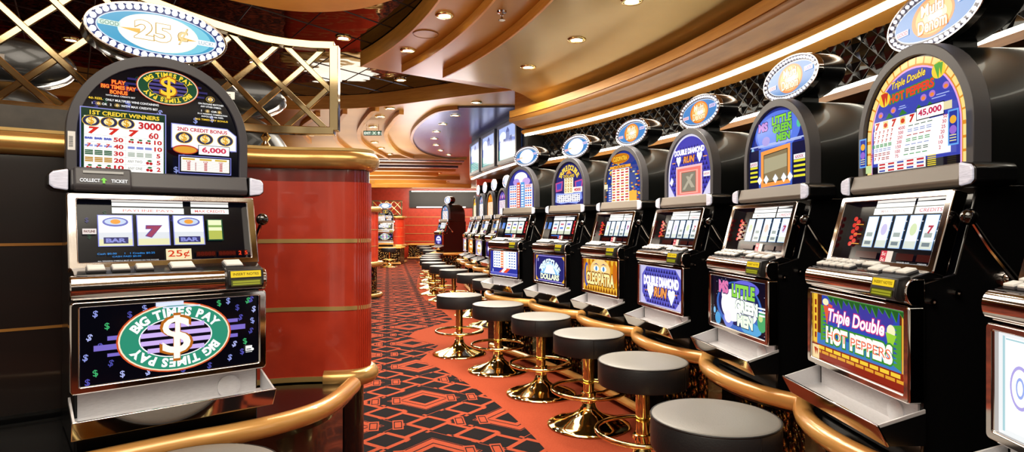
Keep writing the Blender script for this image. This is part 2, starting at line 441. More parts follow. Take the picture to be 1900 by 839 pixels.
    for j, (hd, x) in enumerate((('10', .070), ('10', .125), ('100', .176))):
        a.rects([(x - .02, .052, x + .02, .058)], '#d8b23c'); a.tx(hd, x, .047, .0055, '#c02428', w=.014)
        a.rects([(x - .005, .016 + k * .0048, x + .005, .0188 + k * .0048) for k in range(6)], '#c02428')
    a.rects([(.090, .016 + k * .0048, .094, .0188 + k * .0048) for k in range(6)] + [(.046, .014 + k * .0048, .205, .0144 + k * .0048) for k in range(8)], '#b46a6a')
    return a
def paytable(a, x0, y0, x1, y1, rows, cols, bg='#fbf8f0', c1='#c8323c', c2='#3a8a4a', nums=None):
    a.rect(x0, y0, x1, y1, bg, 1.1)
    rh = (y1 - y0) / rows; cw = (x1 - x0) / cols; l1 = []; l2 = []; ln = []
    for r in range(rows):
        y = y0 + (r + .5) * rh
        for c in range(cols):
            x = x0 + (c + .5) * cw
            (l1 if (r + c * 2) % 3 else l2).append((x - cw * .34, y - rh * .27, x + cw * .34, y + rh * .27))
        ln.append((x0, y0 + r * rh, x1, y0 + r * rh + .0007))
    a.rects(l1, c1); a.rects(l2, c2); a.rects(ln, '#b0b0b8')
def top_jungle():
    a = arch_glass('#1c0a08')
    a.poly(arch_pts(.243, 0, .125, .368), '#e0902c')
    br = []
    for k in range(19):
        t = pi * (k + .5) / 19
        br.append([(.243 * cos(t - .07), .125 + .243 * sin(t - .07)), (.243 * cos(t + .07), .125 + .243 * sin(t + .07)), (.222 * cos(t + .07), .125 + .222 * sin(t + .07)), (.222 * cos(t - .07), .125 + .222 * sin(t - .07))])
    for y in (.02, .06, .1):
        for sx in (-1, 1): br.append([(sx * .243, y - .016), (sx * .222, y - .016), (sx * .222, y + .016), (sx * .243, y + .016)])
    a.polys(br, '#ffe08a')
    a.poly(arch_pts(.218, 0, .125, .340), '#e8a9e6'); a.poly(arch_pts(.212, 0, .125, .334), '#3c46b0')
    a.rect(-.212, 0, .212, .03, '#14101c')
    a.otx('Triple Double', -.02, .302, .032, '#ffe352', '#7a3a10', w=.17, bold=.02, shear=.25, rot=.08)
    a.otx('HOT PEPPERS', -.005, .262, .030, '#e8402c', '#3c8a2a', w=.22, bold=.05, ob=.12, rot=.06)
    for x, y in ((-.14, .262), (.125, .3)):
        a.ell(x, y, .03, .026, '#f4d23a'); a.polys([[(x - .02, y + .02), (x, y - .03), (x + .006, y + .024)], [(x, y + .022), (x + .012, y - .02), (x + .02, y + .02)]], '#5aa83a' if x > 0 else '#c8301c')
    for x, y in ((-.16, .21), (-.09, .216), (.06, .228), (.10, .232), (.16, .245)):
        a.ell(x, y, .014, .011, '#b07ad0'); a.ell(x, y - .002, .009, .006, '#f08a3a')
    a.polys([[(x, .19), (x + .02, .21), (x + .045, .192)] for x in (-.13, -.06, .02, .07)], '#2f7a34')
    a.rects([(.10, .214, .16, .217), (.12, .222, .175, .225), (-.06, .212, -.02, .215), (-.055, .219, -.025, .222)], '#a8b8f0')
    # jackpot line
    a.rect(-.19, .155, .09, .187, '#fbf4ea', 1.1); a.rect(.03, .158, .155, .200, '#101014'); a.rect(.033, .161, .152, .197, '#ffffff', 1.1)
    a.tx('45,000', .092, .179, .024, '#c8325a', w=.105, bold=.04)
    for i in range(5):
        x = -.172 + i * .046
        if i % 2 == 0: a.tx('7', x, .171, .026, '#cc2a20', w=.024, bold=.06, shear=.15)
        else: a.rect(x - .013, .159, x + .013, .184, '#f0d890'); a.ell(x, .170, .010, .008, '#d8401c')
    a.rect(.155, .17, .19, .195, '#e8dcae')
    a.rect(-.19, .04, .185, .155, '#fdfbf6', 1.12)
    L = ['4500', '500', '250', '200', '150', '100', '75']; Q = ['50', '30', '25', '20', '15', '10', '2']
    for r in range(7):
        y = .147 - r * .0158
        a.tx(L[r], -.038, y, .011, '#c8325a', w=.0085 * len(L[r])); a.tx(Q[r], .163, y + .004, .011, '#c8325a', w=.0085 * len(Q[r]))
        for i in range(5):
            x = -.177 + i * .023
            if r in (0, 1, 2, 6) and not (r == 6 and i > 2): a.tx('7', x, y, .011, '#c02a28', w=.010, bold=.05, shear=.15)
            else: a.rects([(x - .009, y + k - .0014, x + .009, y + k + .0014) for k in ((-.004, 0, .004) if r == 3 else (-.003, .003))], '#3c9a58' if r == 3 else ('#8a9ad0' if r == 4 else '#b0303c'))
        for i in range(4): 
            x = .010 + i * .030
            a.rects([(x - .011, y + k - .0014, x + .011, y + k + .0014) for k in ((-.003, .003) if r % 2 else (0,))], ['#4a6a5a', '#8a9ad0', '#b0303c', '#3c9a58', '#8a9ad0', '#4a6a5a', '#3c9a58'][r])
    paytable(a, -.135, .003, .105, .036, 3, 5, c1='#c8323c', c2='#4a5ab0')
    for sx, x0 in ((-1, -.243), (1, .203)):
        y0 = .03 if sx < 0 else .055; a.rect(x0, y0, x0 + .042, y0 + .105, '#6aa8f0'); a.rect(x0 + .005, y0 + .005, x0 + .037, y0 + .10, '#2c3aa0')
        a.ell(x0 + .021, y0 + .075, .013, .012, '#f0b03a'); a.ell(x0 + .021, y0 + .045, .014, .013, '#9a6ad0'); a.rects([(x0 + .008, y0 + k, x0 + .034, y0 + k + .003) for k in (.012, .02, .028)], '#e8e0a0')
    a.rects([(.118, .004 + k * .006, .155, .007 + k * .006) for k in range(6)], '#f0d83a'); a.rect(-.20, .006, -.165, .034, '#c8e0a0')
    return a
def top_space():
    a = arch_glass('#0c1030')
    a.poly(arch_pts(.243, 0, .125, .368), '#1c2c86'); a.ell(0, .26, .19, .095, '#5a7ce8'); a.ell(-.02, .255, .15, .08, '#7c9cf6')
    a.rects([(-.24, .205, .24, .212), (-.16, .20, .2, .204)], '#b8c4f0')
    for t, x, y, h, w, c in (('MS', -.115, .296, .042, .085, '#c890e0'), ('LITTLE', .045, .312, .040, .16, '#8fe03c'), ('GREEN', .05, .272, .040, .155, '#7ad23a'), ('MEN', .06, .230, .036, .11, '#7ad23a')):
        a.otx(t, x, y, h, c, '#2a2470', w=w, bold=.05, ob=.08)
    a.ell(-.21, .19, .012, .014, '#9ad0f0'); a.ell(.185, .272, .018, .020, '#58c8a0')
    a.ell(-.085, .225, .035, .022, '#b0a4e8')
    a.rect(-.245, 0, .245, .19, '#12163c'); a.rect(-.15, 0, .135, .19, '#4464c8')
    a.poly([(-.13, .004), (.12, .012), (.12, .192), (-.13, .178)], '#f09a4a', 1.1); a.poly([(-.105, .024), (.10, .03), (.10, .172), (-.105, .160)], '#3c3024')
    a.poly([(-.10, .028), (.095, .034), (.095, .168), (-.10, .156)], '#8a7a5a'); a.poly([(-.10, .07), (.095, .09), (.095, .15), (-.10, .14)], '#b0a888')
    for x0, x1 in ((-.23, -.16), (.15, .235)):
        a.rects([(x0, .10 - k * .022, x1, .110 - k * .022) for k in range(4)], '#e8e23a'); a.rect(x0, .112, x1, .135, '#f4f4f4')
        a.tx('6XXX', (x0 + x1) / 2, .123, .014, '#c03a6a', w=.06)
    a.polys([[(x, .04), (x + .022, .018), (x + .045, .04), (x + .022, .062)] for x in (-.16, -.10, -.02, .05, .10)], '#e6eefc', 1.2)
    return a
def diamonds(a, x0, y0, x1, y1, n, c):
    st = (x1 - x0) / n; L = []; r = 0; y = y0
    while y < y1 - st * .5:
        for i in range(n): 
            x = x0 + (i + (.5 if r % 2 == 0 else 0.02)) * st
            if x + st * .45 < x1: L.append([(x - st * .42, y), (x + st * .42, y), (x, y + st * .75)])
        y += st * .8; r += 1
    a.polys(L, c)
def heart(a, x, y, s, c='#ffffff', st=1.3):
    a.poly([(x, y - s), (x - s * .75, y + s * .1), (x - s * .72, y + s * .62), (x - s * .3, y + s * .75), (x, y + s * .5), (x + s * .3, y + s * .75), (x + s * .72, y + s * .62), (x + s * .75, y + s * .1)], c, st)
def top_purple():
    a = arch_glass('#e4e0f6'); a.poly(arch_pts(.236, 0, .125, .36), '#4a46b4')
    st = .032; L = []
    for r in range(13):
        for i in range(-8, 9):
            x, y = (i + (r % 2) * .5) * st, .01 + r * st * .85
            if inarch(x, y, .035) and inarch(x, y + st, .035): L.append([(x - st * .4, y), (x + st * .4, y), (x, y + st * .7)])
    a.polys(L, '#2a2464')
    a.otx('DOUBLE DIAMOND', 0, .272, .034, '#ffffff', '#b8b0f0', w=.34, bold=.04, ob=.07, st=1.2)
    a.otx('RUN', 0, .222, .040, '#f0a050', '#8a3a10', w=.12, bold=.04, ob=.08, shear=.2)
    heart(a, -.12, .222, .036); heart(a, .12, .228, .036)
    a.rects([(-.20, .21, -.16, .216), (.16, .22, .20, .226)], '#f0a050')
    a.rect(-.15, 0, .15, .185, '#f4c4c8'); a.rect(-.135, .01, .135, .172, '#ee7a70', 1.1); a.rect(-.105, .016, .105, .155, '#f6b0a0'); a.rect(-.085, .024, .085, .148, '#c8604c')
    a.rect(-.08, .028, .08, .144, '#8a8474'); a.polys([[(-.07, .04), (-.04, .04), (.06, .13), (.03, .13)], [(.07, .05), (.03, .05), (-.03, .12), (0, .12)]], '#b8b09c')
    a.rect(.165, .105, .235, .135, '#ffffff'); a.tx('6XXX', .2, .12, .014, '#c03a6a', w=.055)
    a.polys([[(-.24, 0), (-.16, 0), (-.24, .09)], [(.24, 0), (.16, 0), (.24, .09)]], '#dcd8f4')
    a.polys([[(-.225, .09), (-.2, .07), (-.18, .1), (-.2, .125)]], '#ffffff', 1.2)
    return a
def top_gold():
    a = arch_glass('#203a8c'); random.seed(5)
    for i in range(120):
        x, y = random.uniform(-.24, .24), random.uniform(.0, .30)
        if inarch(x, y, .02): a.rect(x - .014, y - .005, x + .014, y + .005, random.choice(['#f0b030', '#e8d24a', '#3a66c8', '#c85a1c', '#f6e6a0', '#2a2a40', '#d8902a']))
    a.ell(0, .315, .13, .038, '#c87818')
    a.otx('CLEOPATRA', 0, .315, .036, '#ffc83c', '#7a3a10', w=.20, bold=.04, ob=.09)
    a.rect(-.15, .245, .15, .265, '#f0a83a'); a.tx('PAYS', 0, .255, .012, '#7a3a10', w=.16)
    paytable(a, -.12, 0, .13, .24, 12, 4, bg='#fdf6e4', c1='#c8323c', c2='#d8a24a'); a.rects([(-.17, 0, -.125, .12)], '#3c50b0'); a.rects([(-.165, .01 + k * .018, -.13, .018 + k * .018) for k in range(6)], '#e8e8f8')
    a.rect(.135, 0, .235, .07, '#f0b84a'); a.rect(-.235, .10, -.18, .135, '#f8e8c8')
    return a
def top_dollars2():
    a = arch_glass('#16163c'); a.poly(arch_pts(.235, 0, .125, .358), '#2c2a70')
    a.arc('TRIPLE DOUBLE', 0, .16, .175, .165, .046, 150, 30, '#f0d24a', .05)
    a.otx('DOLLARS', 0, .252, .026, '#e8c83a', '#7a4a14', w=.18, bold=.03); a.polys([[(-.05, .27), (.05, .27), (0, .31)]], '#e8a03a')
    for x in (-.165, .165): 
        a.poly([(x - .065, .20), (x + .065, .215), (x + .05, .13), (x - .06, .12)], '#c0508c'); a.poly([(x - .045, .19), (x + .045, .20), (x + .035, .145), (x - .04, .14)], '#4a50b8')
    a.rect(-.075, .10, .075, .235, '#f6ecc8')
    for r in range(3):
        for c in range(3): a.ell(-.045 + c * .045, .215 - r * .043, .014, .018, '#b88a1c', n=14); a.ell(-.045 + c * .045, .215 - r * .043, .007, .010, '#f6ecc8', n=10)
    a.rect(.075, .105, .225, .15, '#fff8f0'); a.tx('4000', .15, .127, .028, '#c8324c', w=.11, bold=.04)
    a.poly([(-.22, .03), (-.12, .012), (0, .02), (.14, .008), (.225, .05), (.215, .105), (0, .098), (-.21, .11)], '#8ca0f0'); paytable(a, -.19, .025, .19, .092, 4, 10, bg='#ffffff', c1='#a8a8c0', c2='#5a5a90')
    return a
def top_columns(cols=('#3c6cc8', '#e05a3c', '#f4f4fa', '#5aa0e0'), bg='#3a3c9c', crown='#e8eaff'):
    a = arch_glass(bg); a.ell(0, .29, .12, .06, crown, 1.2); a.ell(-.08, .255, .06, .035, '#b49ae8'); a.ell(.1, .255, .07, .035, '#c8a8e8')
    a.rects([(-.21, 0, -.075, .225), (.075, 0, .21, .225)], '#f6f6fc', 1.15)
    a.rects([(-.07, 0, -.01, .25)], cols[1]); a.rects([(.0, 0, .07, .25)], cols[3])
    l = []; l2 = []
    for r in range(9):
        for x in (-.18, -.14, -.10, .10, .14, .18): (l if r % 3 else l2).append((x - .014, .012 + r * .024, x + .014, .026 + r * .024))
    a.rects(l, cols[0]); a.rects(l2, cols[1])
    a.rects([(-.06, .012 + r * .025, -.02, .026 + r * .025) for r in range(9)], '#fff0e0'); a.rects([(.012, .012 + r * .025, .058, .026 + r * .025) for r in range(9)], '#eaf4ff')
    a.rects([(.075, .19, .2, .225)], '#f6d0d8'); a.tx('777', .14, .207, .022, '#c8323c', w=.08)
    return a
def top_simple(bg, mid, accents, seed):
    a = arch_glass(bg); random.seed(seed); a.poly(arch_pts(.225, 0, .125, .345), mid)
    for k in range(5): a.ell(-.12 + .06 * k, .27 + .02 * (k % 2), .032, .03, accents[k % len(accents)])
    a.rect(-.17, 0, .17, .215, '#fbf6e8', 1.1)
    l = [[] for _ in accents]
    for r in range(11):
        for c in range(5): l[(r // 2 + c) % len(accents)].append((-.15 + c * .062, .008 + r * .0185, -.105 + c * .062, .0195 + r * .0185))
    for q, c in zip(l, accents): a.rects(q, c)
    return a

# ---- belly glasses (half width .26, height .24, origin at the bottom centre)
BW, BH = 0.26, 0.24
def belly_base(c):
    a = Art(); a.rect(-BW, 0, BW, BH, c); return a
def igt_mark(a, x, y, c='#f4f4f4'):
    a.rect(x - .011, y - .008, x + .011, y + .010, c); a.rect(x - .008, y - .004, x + .008, y - .001, '#0a0a14'); a.ell(x + .012, y - .004, .005, .005, c, n=14)
    a.rect(x - .011, y - .013, x + .011, y - .011, c)
def belly_dollar():
    a = belly_base('#05050c'); random.seed(12)
    pos = [(-.22, .215), (-.13, .205), (-.19, .175), (-.235, .145), (-.21, .115), (-.245, .085), (-.18, .06), (-.22, .035), (-.15, .022), (-.24, .01), (.16, .225), (.19, .20), (.225, .222), (.245, .19), (.2, .165), (.24, .15), (.235, .115), (.215, .08), (.18, .075), (.205, .045), (.165, .03), (.10, .012), (.13, .22), (-.08, .018), (.235, .225), (-.09, .222), (.02, .012)]
    for i, (x, y) in enumerate(pos):
        a.tx('$', x, y, .023, ['#8f9ae0', '#4a4aa0', '#3fae6a', '#b0b8f0', '#5450b0'][i % 5], bold=.07, rot=random.uniform(-.5, .3))
    a.rects([(-.19, .132, -.13, .145), (-.225, .103, -.12, .12), (-.19, .082, -.13, .092), (.13, .152, .19, .164), (.13, .125, .215, .142), (.13, .100, .19, .112)], '#7c6cc8')
    logo_oval(a, 0, .122, .158, .104, True)
    a.rects([(-.06, .225, .02, .238), (-.04, .218, .07, .222)], '#c8d0f8', 1.3)
    igt_mark(a, .226, .055)
    return a
def belly_jungle():
    a = belly_base('#e8a83a'); a.rect(-.235, .0, .235, .235, '#5c2a14'); a.rect(-.205, .05, .225, .235, '#2a48b0'); a.ell(.02, .20, .18, .04, '#3c3a9c')
    a.rect(-BW, 0, BW, .055, '#8a2414'); a.rects([(-BW + .03 + k * .052, .038, -BW + .074 + k * .052, .050) for k in range(9)], '#f2cc3a'); a.rects([(-BW + .005 + k * .052, .024, -BW + .05 + k * .052, .034) for k in range(10)], '#e0a030')
    a.rect(-.235, .055, .235, .095, '#3a7ac0')
    lf = []
    for k in range(13):
        x = -.17 + k * .032; lf.append([(x, .238), (x + .03, .215 - .008 * (k % 3)), (x + .042, .238)])
    for k in range(9): lf.append([(-.21, .07 + k * .014), (-.165 + .008 * (k % 2), .082 + k * .014), (-.21, .088 + k * .014)]); lf.append([(.235, .06 + k * .014), (.185 + .01 * (k % 2), .075 + k * .014), (.235, .083 + k * .014)])
    a.polys(lf, '#4a9a34'); a.polys([[(p[0][0] + .008, p[0][1] - .004), (p[1][0] + .004, p[1][1]), (p[2][0], p[2][1] - .004)] for p in lf[:13]], '#1f5a26')
    a.rects([(-BW, .06, -.235, .235)], '#f0c23a'); a.rects([(-.25, .075 + k * .03, -.238, .095 + k * .03) for k in range(5)], '#8a2414')
    a.polys([[(-.19, .20), (-.165, .13), (-.15, .20)], [(-.16, .21), (-.145, .15), (-.13, .205)]], '#e05a3c'); a.ells([(-.175, .213, .02, .012), (.19, .17, .02, .02)], '#f4f0c0')
    a.polys([[(.165, .165), (.185, .10), (.215, .16)]], '#9ad03a')
    a.otx('Triple Double', .0, .165, .058, '#ffe9f2', '#d0347c', w=.32, bold=.03, ob=.06, shear=.2, st=1.3)
    a.otx('HOT PEPPERS', .015, .100, .060, '#fff2e6', '#2f8a2c', w=.37, bold=.07, ob=.10, st=1.15); a.tx('HOT PEPPERS', .015, .100, .030, '#ee6a4a', w=.35, bold=.0)
    a.rect(-BW, .0, -.215, .05, '#f4d8a0'); a.polys([[(-.25, .04), (-.24, .012), (-.232, .04)], [(-.236, .036), (-.228, .014), (-.222, .038)]], '#b83a1c')
    return a
def belly_space():
    a = belly_base('#0a0c20'); random.seed(8)
    a.ells([(random.uniform(-.25, .25), random.uniform(.01, .23), .0018, .0018) for _ in range(70)], '#dfe6ff', 1.2, 6)
    a.ell(0, .11, .215, .115, '#3a6ac0'); a.ell(0, .118, .195, .10, '#16225c'); a.ell(.07, .20, .12, .035, '#6a6ae0')
    a.ell(-.20, .03, .03, .03, '#4aa0d8'); a.ell(.12, .025, .09, .03, '#58a8dc'); a.ell(.215, .07, .038, .045, '#4aa86a'); a.ell(.205, .085, .018, .016, '#c8e090'); a.ell(-.235, .065, .012, .016, '#7ac0f0'); a.ell(-.09, .04, .05, .04, '#7a8ae0')
    a.ell(-.05, .11, .11, .075, '#f4f8ff', 1.5); a.ell(.07, .10, .11, .065, '#f4f8ff', 1.5); a.ell(-.12, .15, .035, .03, '#ffe9f2', 1.3); a.ell(-.09, .052, .035, .03, '#ffe0ec', 1.2)
    for t, x, y, h, w, c, s in (('MS', -.135, .190, .062, .10, '#e078b0', 1), ('LITTLE', .055, .182, .062, .21, '#8ad04a', 1.1), ('GREEN', .085, .115, .058, .20, '#e6ffd8', 1.5), ('MEN', .075, .050, .056, .14, '#d8f4d0', 1.3)):
        a.otx(t, x, y, h, c, '#28305c', w=w, bold=.06, ob=.07, st=s)
    a.rects([(.19, .125, .25, .132), (.195, .110, .25, .117), (.2, .095, .245, .102)], '#e8f0ff', 1.3)
    return a
def belly_purple():
    a = belly_base('#c8c4ee'); c = .06
    a.poly([(-BW + .02, .008 + c), (-BW + .02, BH - c), (-BW + .02 + c, BH - .008), (BW - .02 - c, BH - .008), (BW - .02, BH - c), (BW - .02, .008 + c), (BW - .02 - c, .008), (-BW + .02 + c, .008)], '#5a5ac4')
    st = .032; L = []
    for r in range(8):
        for i in range(-8, 9):
            x, y = (i + (r % 2) * .5) * st, .014 + r * st * .85
            if abs(x) < .215 and abs(x) + abs(y + .012 - .12) < .28: L.append([(x - st * .42, y), (x + st * .42, y), (x, y + st * .72)])
    a.polys(L, '#23205c')
    a.otx('DOUBLE DIAMOND', 0, .148, .058, '#ffffff', '#b4a8f4', w=.43, bold=.05, ob=.07, st=1.5)
    a.rects([(-.20, .082, -.10, .088), (.10, .086, .20, .092)], '#e08a3c')
    a.otx('RUN', 0, .085, .058, '#f4a45a', '#7a3410', w=.15, bold=.04, ob=.07, shear=.2); heart(a, -.125, .085, .052, st=1.6); heart(a, .135, .075, .052, st=1.6)
    return a
def belly_gold():
    a = belly_base('#d8901c'); random.seed(4)
    for k in range(16): a.ell(-.24 + k * .032, .215 + .012 * (k % 2), .018, .024, '#f0bc3a' if k % 2 else '#b86a14', n=16)
    a.rect(-BW, .0, BW, .05, '#f0b83a'); a.polys([[(-.24 + k * .04, .005), (-.22 + k * .04, .045), (-.20 + k * .04, .005)] for k in range(12)], '#8a4a10')
    a.ell(0, .165, .15, .075, '#f6d488'); a.ells([(-.055, .172, .042, .020), (.055, .172, .042, .020)], '#fff6e8', 1.2, 24); a.ells([(-.055, .172, .016, .018), (.055, .172, .016, .018)], '#4a8ac0'); a.polys([[(-.11, .195), (-.055, .212), (-.01, .194), (-.055, .204)], [(.11, .195), (.055, .212), (.01, .194), (.055, .204)]], '#6a3a70')
    a.ell(-.21, .12, .035, .09, '#3a50b0'); a.ell(.22, .15, .03, .07, '#c86a1c'); a.ell(-.2, .12, .022, .07, '#f0b83a')
    a.otx('CLEOPATRA', .0, .095, .090, '#ffe6a0', '#7a4410', w=.42, bold=.04, ob=.09, st=1.15)
    return a
def belly_dollars2():
    a = belly_base('#20205c'); a.rect(-.245, .012, .245, .228, '#a090e8', 1.2); a.rect(-.238, .018, .238, .222, '#28286e')
    a.polys([[(-.245, .19), (-.245, .228), (-.2, .228)], [(.245, .19), (.245, .228), (.2, .228)], [(-.245, .05), (-.245, .012), (-.2, .012)], [(.245, .05), (.245, .012), (.2, .012)]], '#f0b43a')
    a.poly([(-.17, .075), (-.10, .15), (0, .18), (.10, .15), (.17, .075)], '#7ab0e8', 1.3); a.poly([(-.10, .08), (-.05, .14), (0, .155), (.05, .14), (.10, .08)], '#f4faff', 1.5)
    a.arc('TRIPLE DOUBLE', 0, .02, .185, .155, .060, 148, 32, '#d8ecf4', .05, 1.2); a.otx('DOLLARS', 0, .05, .050, '#e6f0d0', '#3a4a5c', w=.32, bold=.05, ob=.05, st=1.2)
    a.tx('8', -.205, .19, .03, '#b8b4f0'); return a
def belly_columns():
    a = belly_base('#3038a0'); a.rect(-.21, .075, .22, BH, '#fffef6', 1.5)
    l = [];
    for r in range(6):
        for x in (-.185, -.14, -.095, .10, .145, .19): l.append((x - .015, .088 + r * .026, x + .015, .100 + r * .026))
    a.rects(l, '#5a7ac0'); a.rect(-.065, .075, -.015, BH, '#f07a4a', 1.2); a.rect(.02, .075, .07, BH, '#cfe4fa', 1.3); a.rects([(-.058, .09 + r * .026, -.022, .102 + r * .026) for r in range(6)], '#fff0d8')
    a.poly([(-.10, .03), (-.02, .07), (.12, .075), (.03, .02)], '#e8502c'); a.poly([(-.06, .035), (0, .075), (.05, .07), (-.02, .03)], '#ffffff', 1.3)
    a.rects([(-BW, .022, BW, .030), (-BW, .01, BW, .014)], '#8a8ae8'); a.tx('8', -.215, .045, .028, '#d8e0ff'); return a
def belly_simple(bg, ring, inner, accents):
    a = belly_base(bg); a.ell(0, .12, .19, .11, ring); a.ell(0, .12, .165, .092, inner, 1.3)
    for k, c in enumerate(accents): a.ell(-.12 + .06 * k, .07, .035, .035, c)
    a.rects([(-.11, .135, .11, .165)], accents[0]); return a
def belly_white():
    a = belly_base('#eef2f4'); a.rect(-.235, .015, .235, .228, '#fdfdf8', 1.5)
    a.rects([(-.245, .01, -.238, .23), (-.235, .222, .235, .226)], '#a8d0d8')
    for x in (-.19, -.13, -.07): a.ell(x, .12, .032, .05, '#b0a8e8'); a.ell(x, .12, .026, .042, '#fff4e0', 1.3); a.ell(x, .12, .013, .024, '#9ab0f0'); a.ell(x, .12, .008, .017, '#ffffff', 1.4)
    return a

# ---- reel glass (half width .255, height .205, origin bottom centre)
def reels(n, label, lit='#f4fbff', first=0):
    a = Art(); a.rect(-.258, 0, .258, .21, '#07070e')
    if n == 3:
        random.seed(21)
        for i in range(14): a.tx('$', random.uniform(-.24, .24), random.uniform(.05, .18), .018, random.choice(['#2e2e6a', '#16402c', '#3a3a80']), bold=.05)
        a.rects([(-.16, .195, .05, .207), (.075, .197, .20, .207)], '#f2f2ee', 1.3); a.rects([(-.16, .170, .052, .190), (.075, .172, .20, .190)], '#f8fff8', 1.4)
        a.tx('PAYLINE PAYS', -.055, .180, .009, '#e0908c', w=.15); a.tx('MAX CREDITS', .137, .181, .010, '#d85a5a', w=.10)
        for i in range(3):
            x0 = -.198 + i * .108; x1 = x0 + .092
            a.rect(x0 - .003, .058, x1 + .003, .164, '#8a90e0'); a.rect(x0, .060, x1, .162, '#f4f8ff', 1.35)
            a.rect(x0, .060, x1, .085, '#e8e6b8', 1.0); a.rect(x0, .082, x1, .105, '#dfe4ea', 1.0)
            xm = (x0 + x1) / 2
            if i != 1:
                a.ell(xm, .140, .036, .016, '#6a70c0'); a.ell(xm, .141, .030, .011, '#c8d8f0'); a.ell(xm, .141, .014, .008, '#f0a03a')
                a.rect(xm - .034, .067, xm + .034, .088, '#34346c'); a.tx('BAR', xm, .0775, .014, '#8a90d8', w=.056, bold=.05)
            else:
                a.otx('7', xm, .107, .040, '#9a3a5c', '#4a4aa8', w=.046, bold=.07, ob=.05, shear=.1)
        a.rect(.122, .072, .174, .150, '#1c4a34'); a.rect(.126, .076, .170, .147, '#e6f0c0', 1.1); a.rect(.126, .076, .170, .108, '#b8c05a'); a.rect(.126, .12, .170, .128, '#8fb060')
        a.rect(-.242, .098, -.205, .116, '#e8dcd8'); a.tx('PAYLINE', -.2235, .107, .008, '#5a1c1c', w=.03, bold=.04)
    elif n == 4:
        a.rects([(-.17, .180, .03, .205), (.04, .180, .17, .205)], '#f8fdff', 1.5)
        for i in range(3):
            x0 = -.165 + i * .112; a.rect(x0, .055, x0 + .095, .17, lit, 1.35); a.rect(x0, .055, x0 + .095, .085, '#cfd8c0')
            a.rect(x0 + .02, .10, x0 + .075, .118, ['#c86a7a', '#6a8ad8', '#b8c05a'][(i + first) % 3]); a.rect(x0 + .02, .135, x0 + .075, .150, ['#7aa0c0', '#c86a7a', '#6a6ac0'][(i + first) % 3])
        a.rect(.185, .06, .235, .17, '#d8323a'); a.rects([(.19, .07 + k * .035, .23, .092 + k * .035) for k in range(3)], '#7a1418'); a.rect(-.24, .1, -.19, .16, '#5a8ae0')
        a.rect(-.15, .018, .0, .045, '#3a6ac0')
    else:
        a.rects([(-.115, .193, .08, .207), (.09, .193, .225, .207)], '#f6f6f2', 1.4); a.rects([(-.12, .168, .08, .190), (.09, .168, .228, .190)], '#fbfff8', 1.5)
        a.tx('CREDITS', .16, .179, .012, '#d0506a', w=.10); a.tx('MAX CREDITS', -.02, .179, .010, '#c8a8a8', w=.12)
        L = []
        for i in range(5):
            x0 = -.140 + i * .074
            a.rect(x0, .052, x0 + .058, .162, '#9ac0f0'); a.rect(x0 + .003, .054, x0 + .055, .160, '#f2fbff', 1.35); a.rect(x0 + .003, .054, x0 + .055, .078, '#dce4d8')
            if i % 2 == first % 2: a.rect(x0 + .012, .09, x0 + .046, .105, '#a9b4b0'); a.rect(x0 + .012, .062, x0 + .046, .074, '#7c8a90')
            else: a.ell(x0 + .03, .115, .016, .02, ['#d8e8b8', '#d0c8f0', '#f0d8c8'][i % 3])
            L += [(x0 + .06, .08 + k * .03, x0 + .068, .083 + k * .03) for k in range(3)]
        a.rects(L, '#d8d8e0'); a.tx('7', .190, .115, .026, '#b83a50', w=.024, bold=.05)
        a.ells([(-.205 + .02 * (k % 2), .060 + k * .0115, .012, .0085) for k in range(9)], '#d8322a', 1.0, 12)
        a.rects([(-.195, .06 + k * .035, -.15, .063 + k * .035) for k in range(3)], '#e0a03a')
    # bottom displays
    a.rect(-.012, .006, .066, .044, '#f4e2b4') if n == 3 else a.rect(-.01, .004, .05, .042, '#f0e0d0')
    if label == '25¢': a.tx('25¢', .027, .025, .028, '#d4381c', w=.066, bold=.05)
    else: a.rect(-.01, .004, .02, .042, '#d0384a'); a.tx('5c', .005, .032, .012, '#ffe8d8', w=.02); a.tx('5c', .005, .013, .012, '#ffe8d8', w=.02)
    if n == 3:
        a.tx('Cash $0.00      1   1 Credits $0.25', -.125, .032, .007, '#2f8fe0', w=.16); a.tx('CASH PAID $0.00', -.125, .022, .006, '#2f8fe0', w=.08)
        a.rects([(.08, .014, .145, .034), (.152, .014, .212, .034)], '#2c0806'); a.tx('88888', .112, .024, .013, '#5a120c', w=.058); a.tx('88888', .182, .024, .013, '#5a120c', w=.055)
        a.rects([(.218, .014, .232, .034), (.238, .014, .254, .034)], '#3a0a06'); a.tx('2', .225, .024, .014, '#ff4a2c', w=.009); a.tx('5', .246, .024, .014, '#ff4a2c', w=.009)
        a.tx('ALL WINNING SYMBOLS MUST BE SHOWN ON THE PAYLINE', -.12, .008, .004, '#c8c8c8', w=.17)
    else:
        a.rects([(-.15, .012, -.03, .036), (.07, .014, .15, .036), (.165, .014, .225, .036)], '#3a0c0a')
        a.tx('CREDITS', .195, .006, .006, '#d8d8d8', w=.04); a.tx('WINNER PAID', .11, .006, .006, '#d8d8d8', w=.06)
    return a

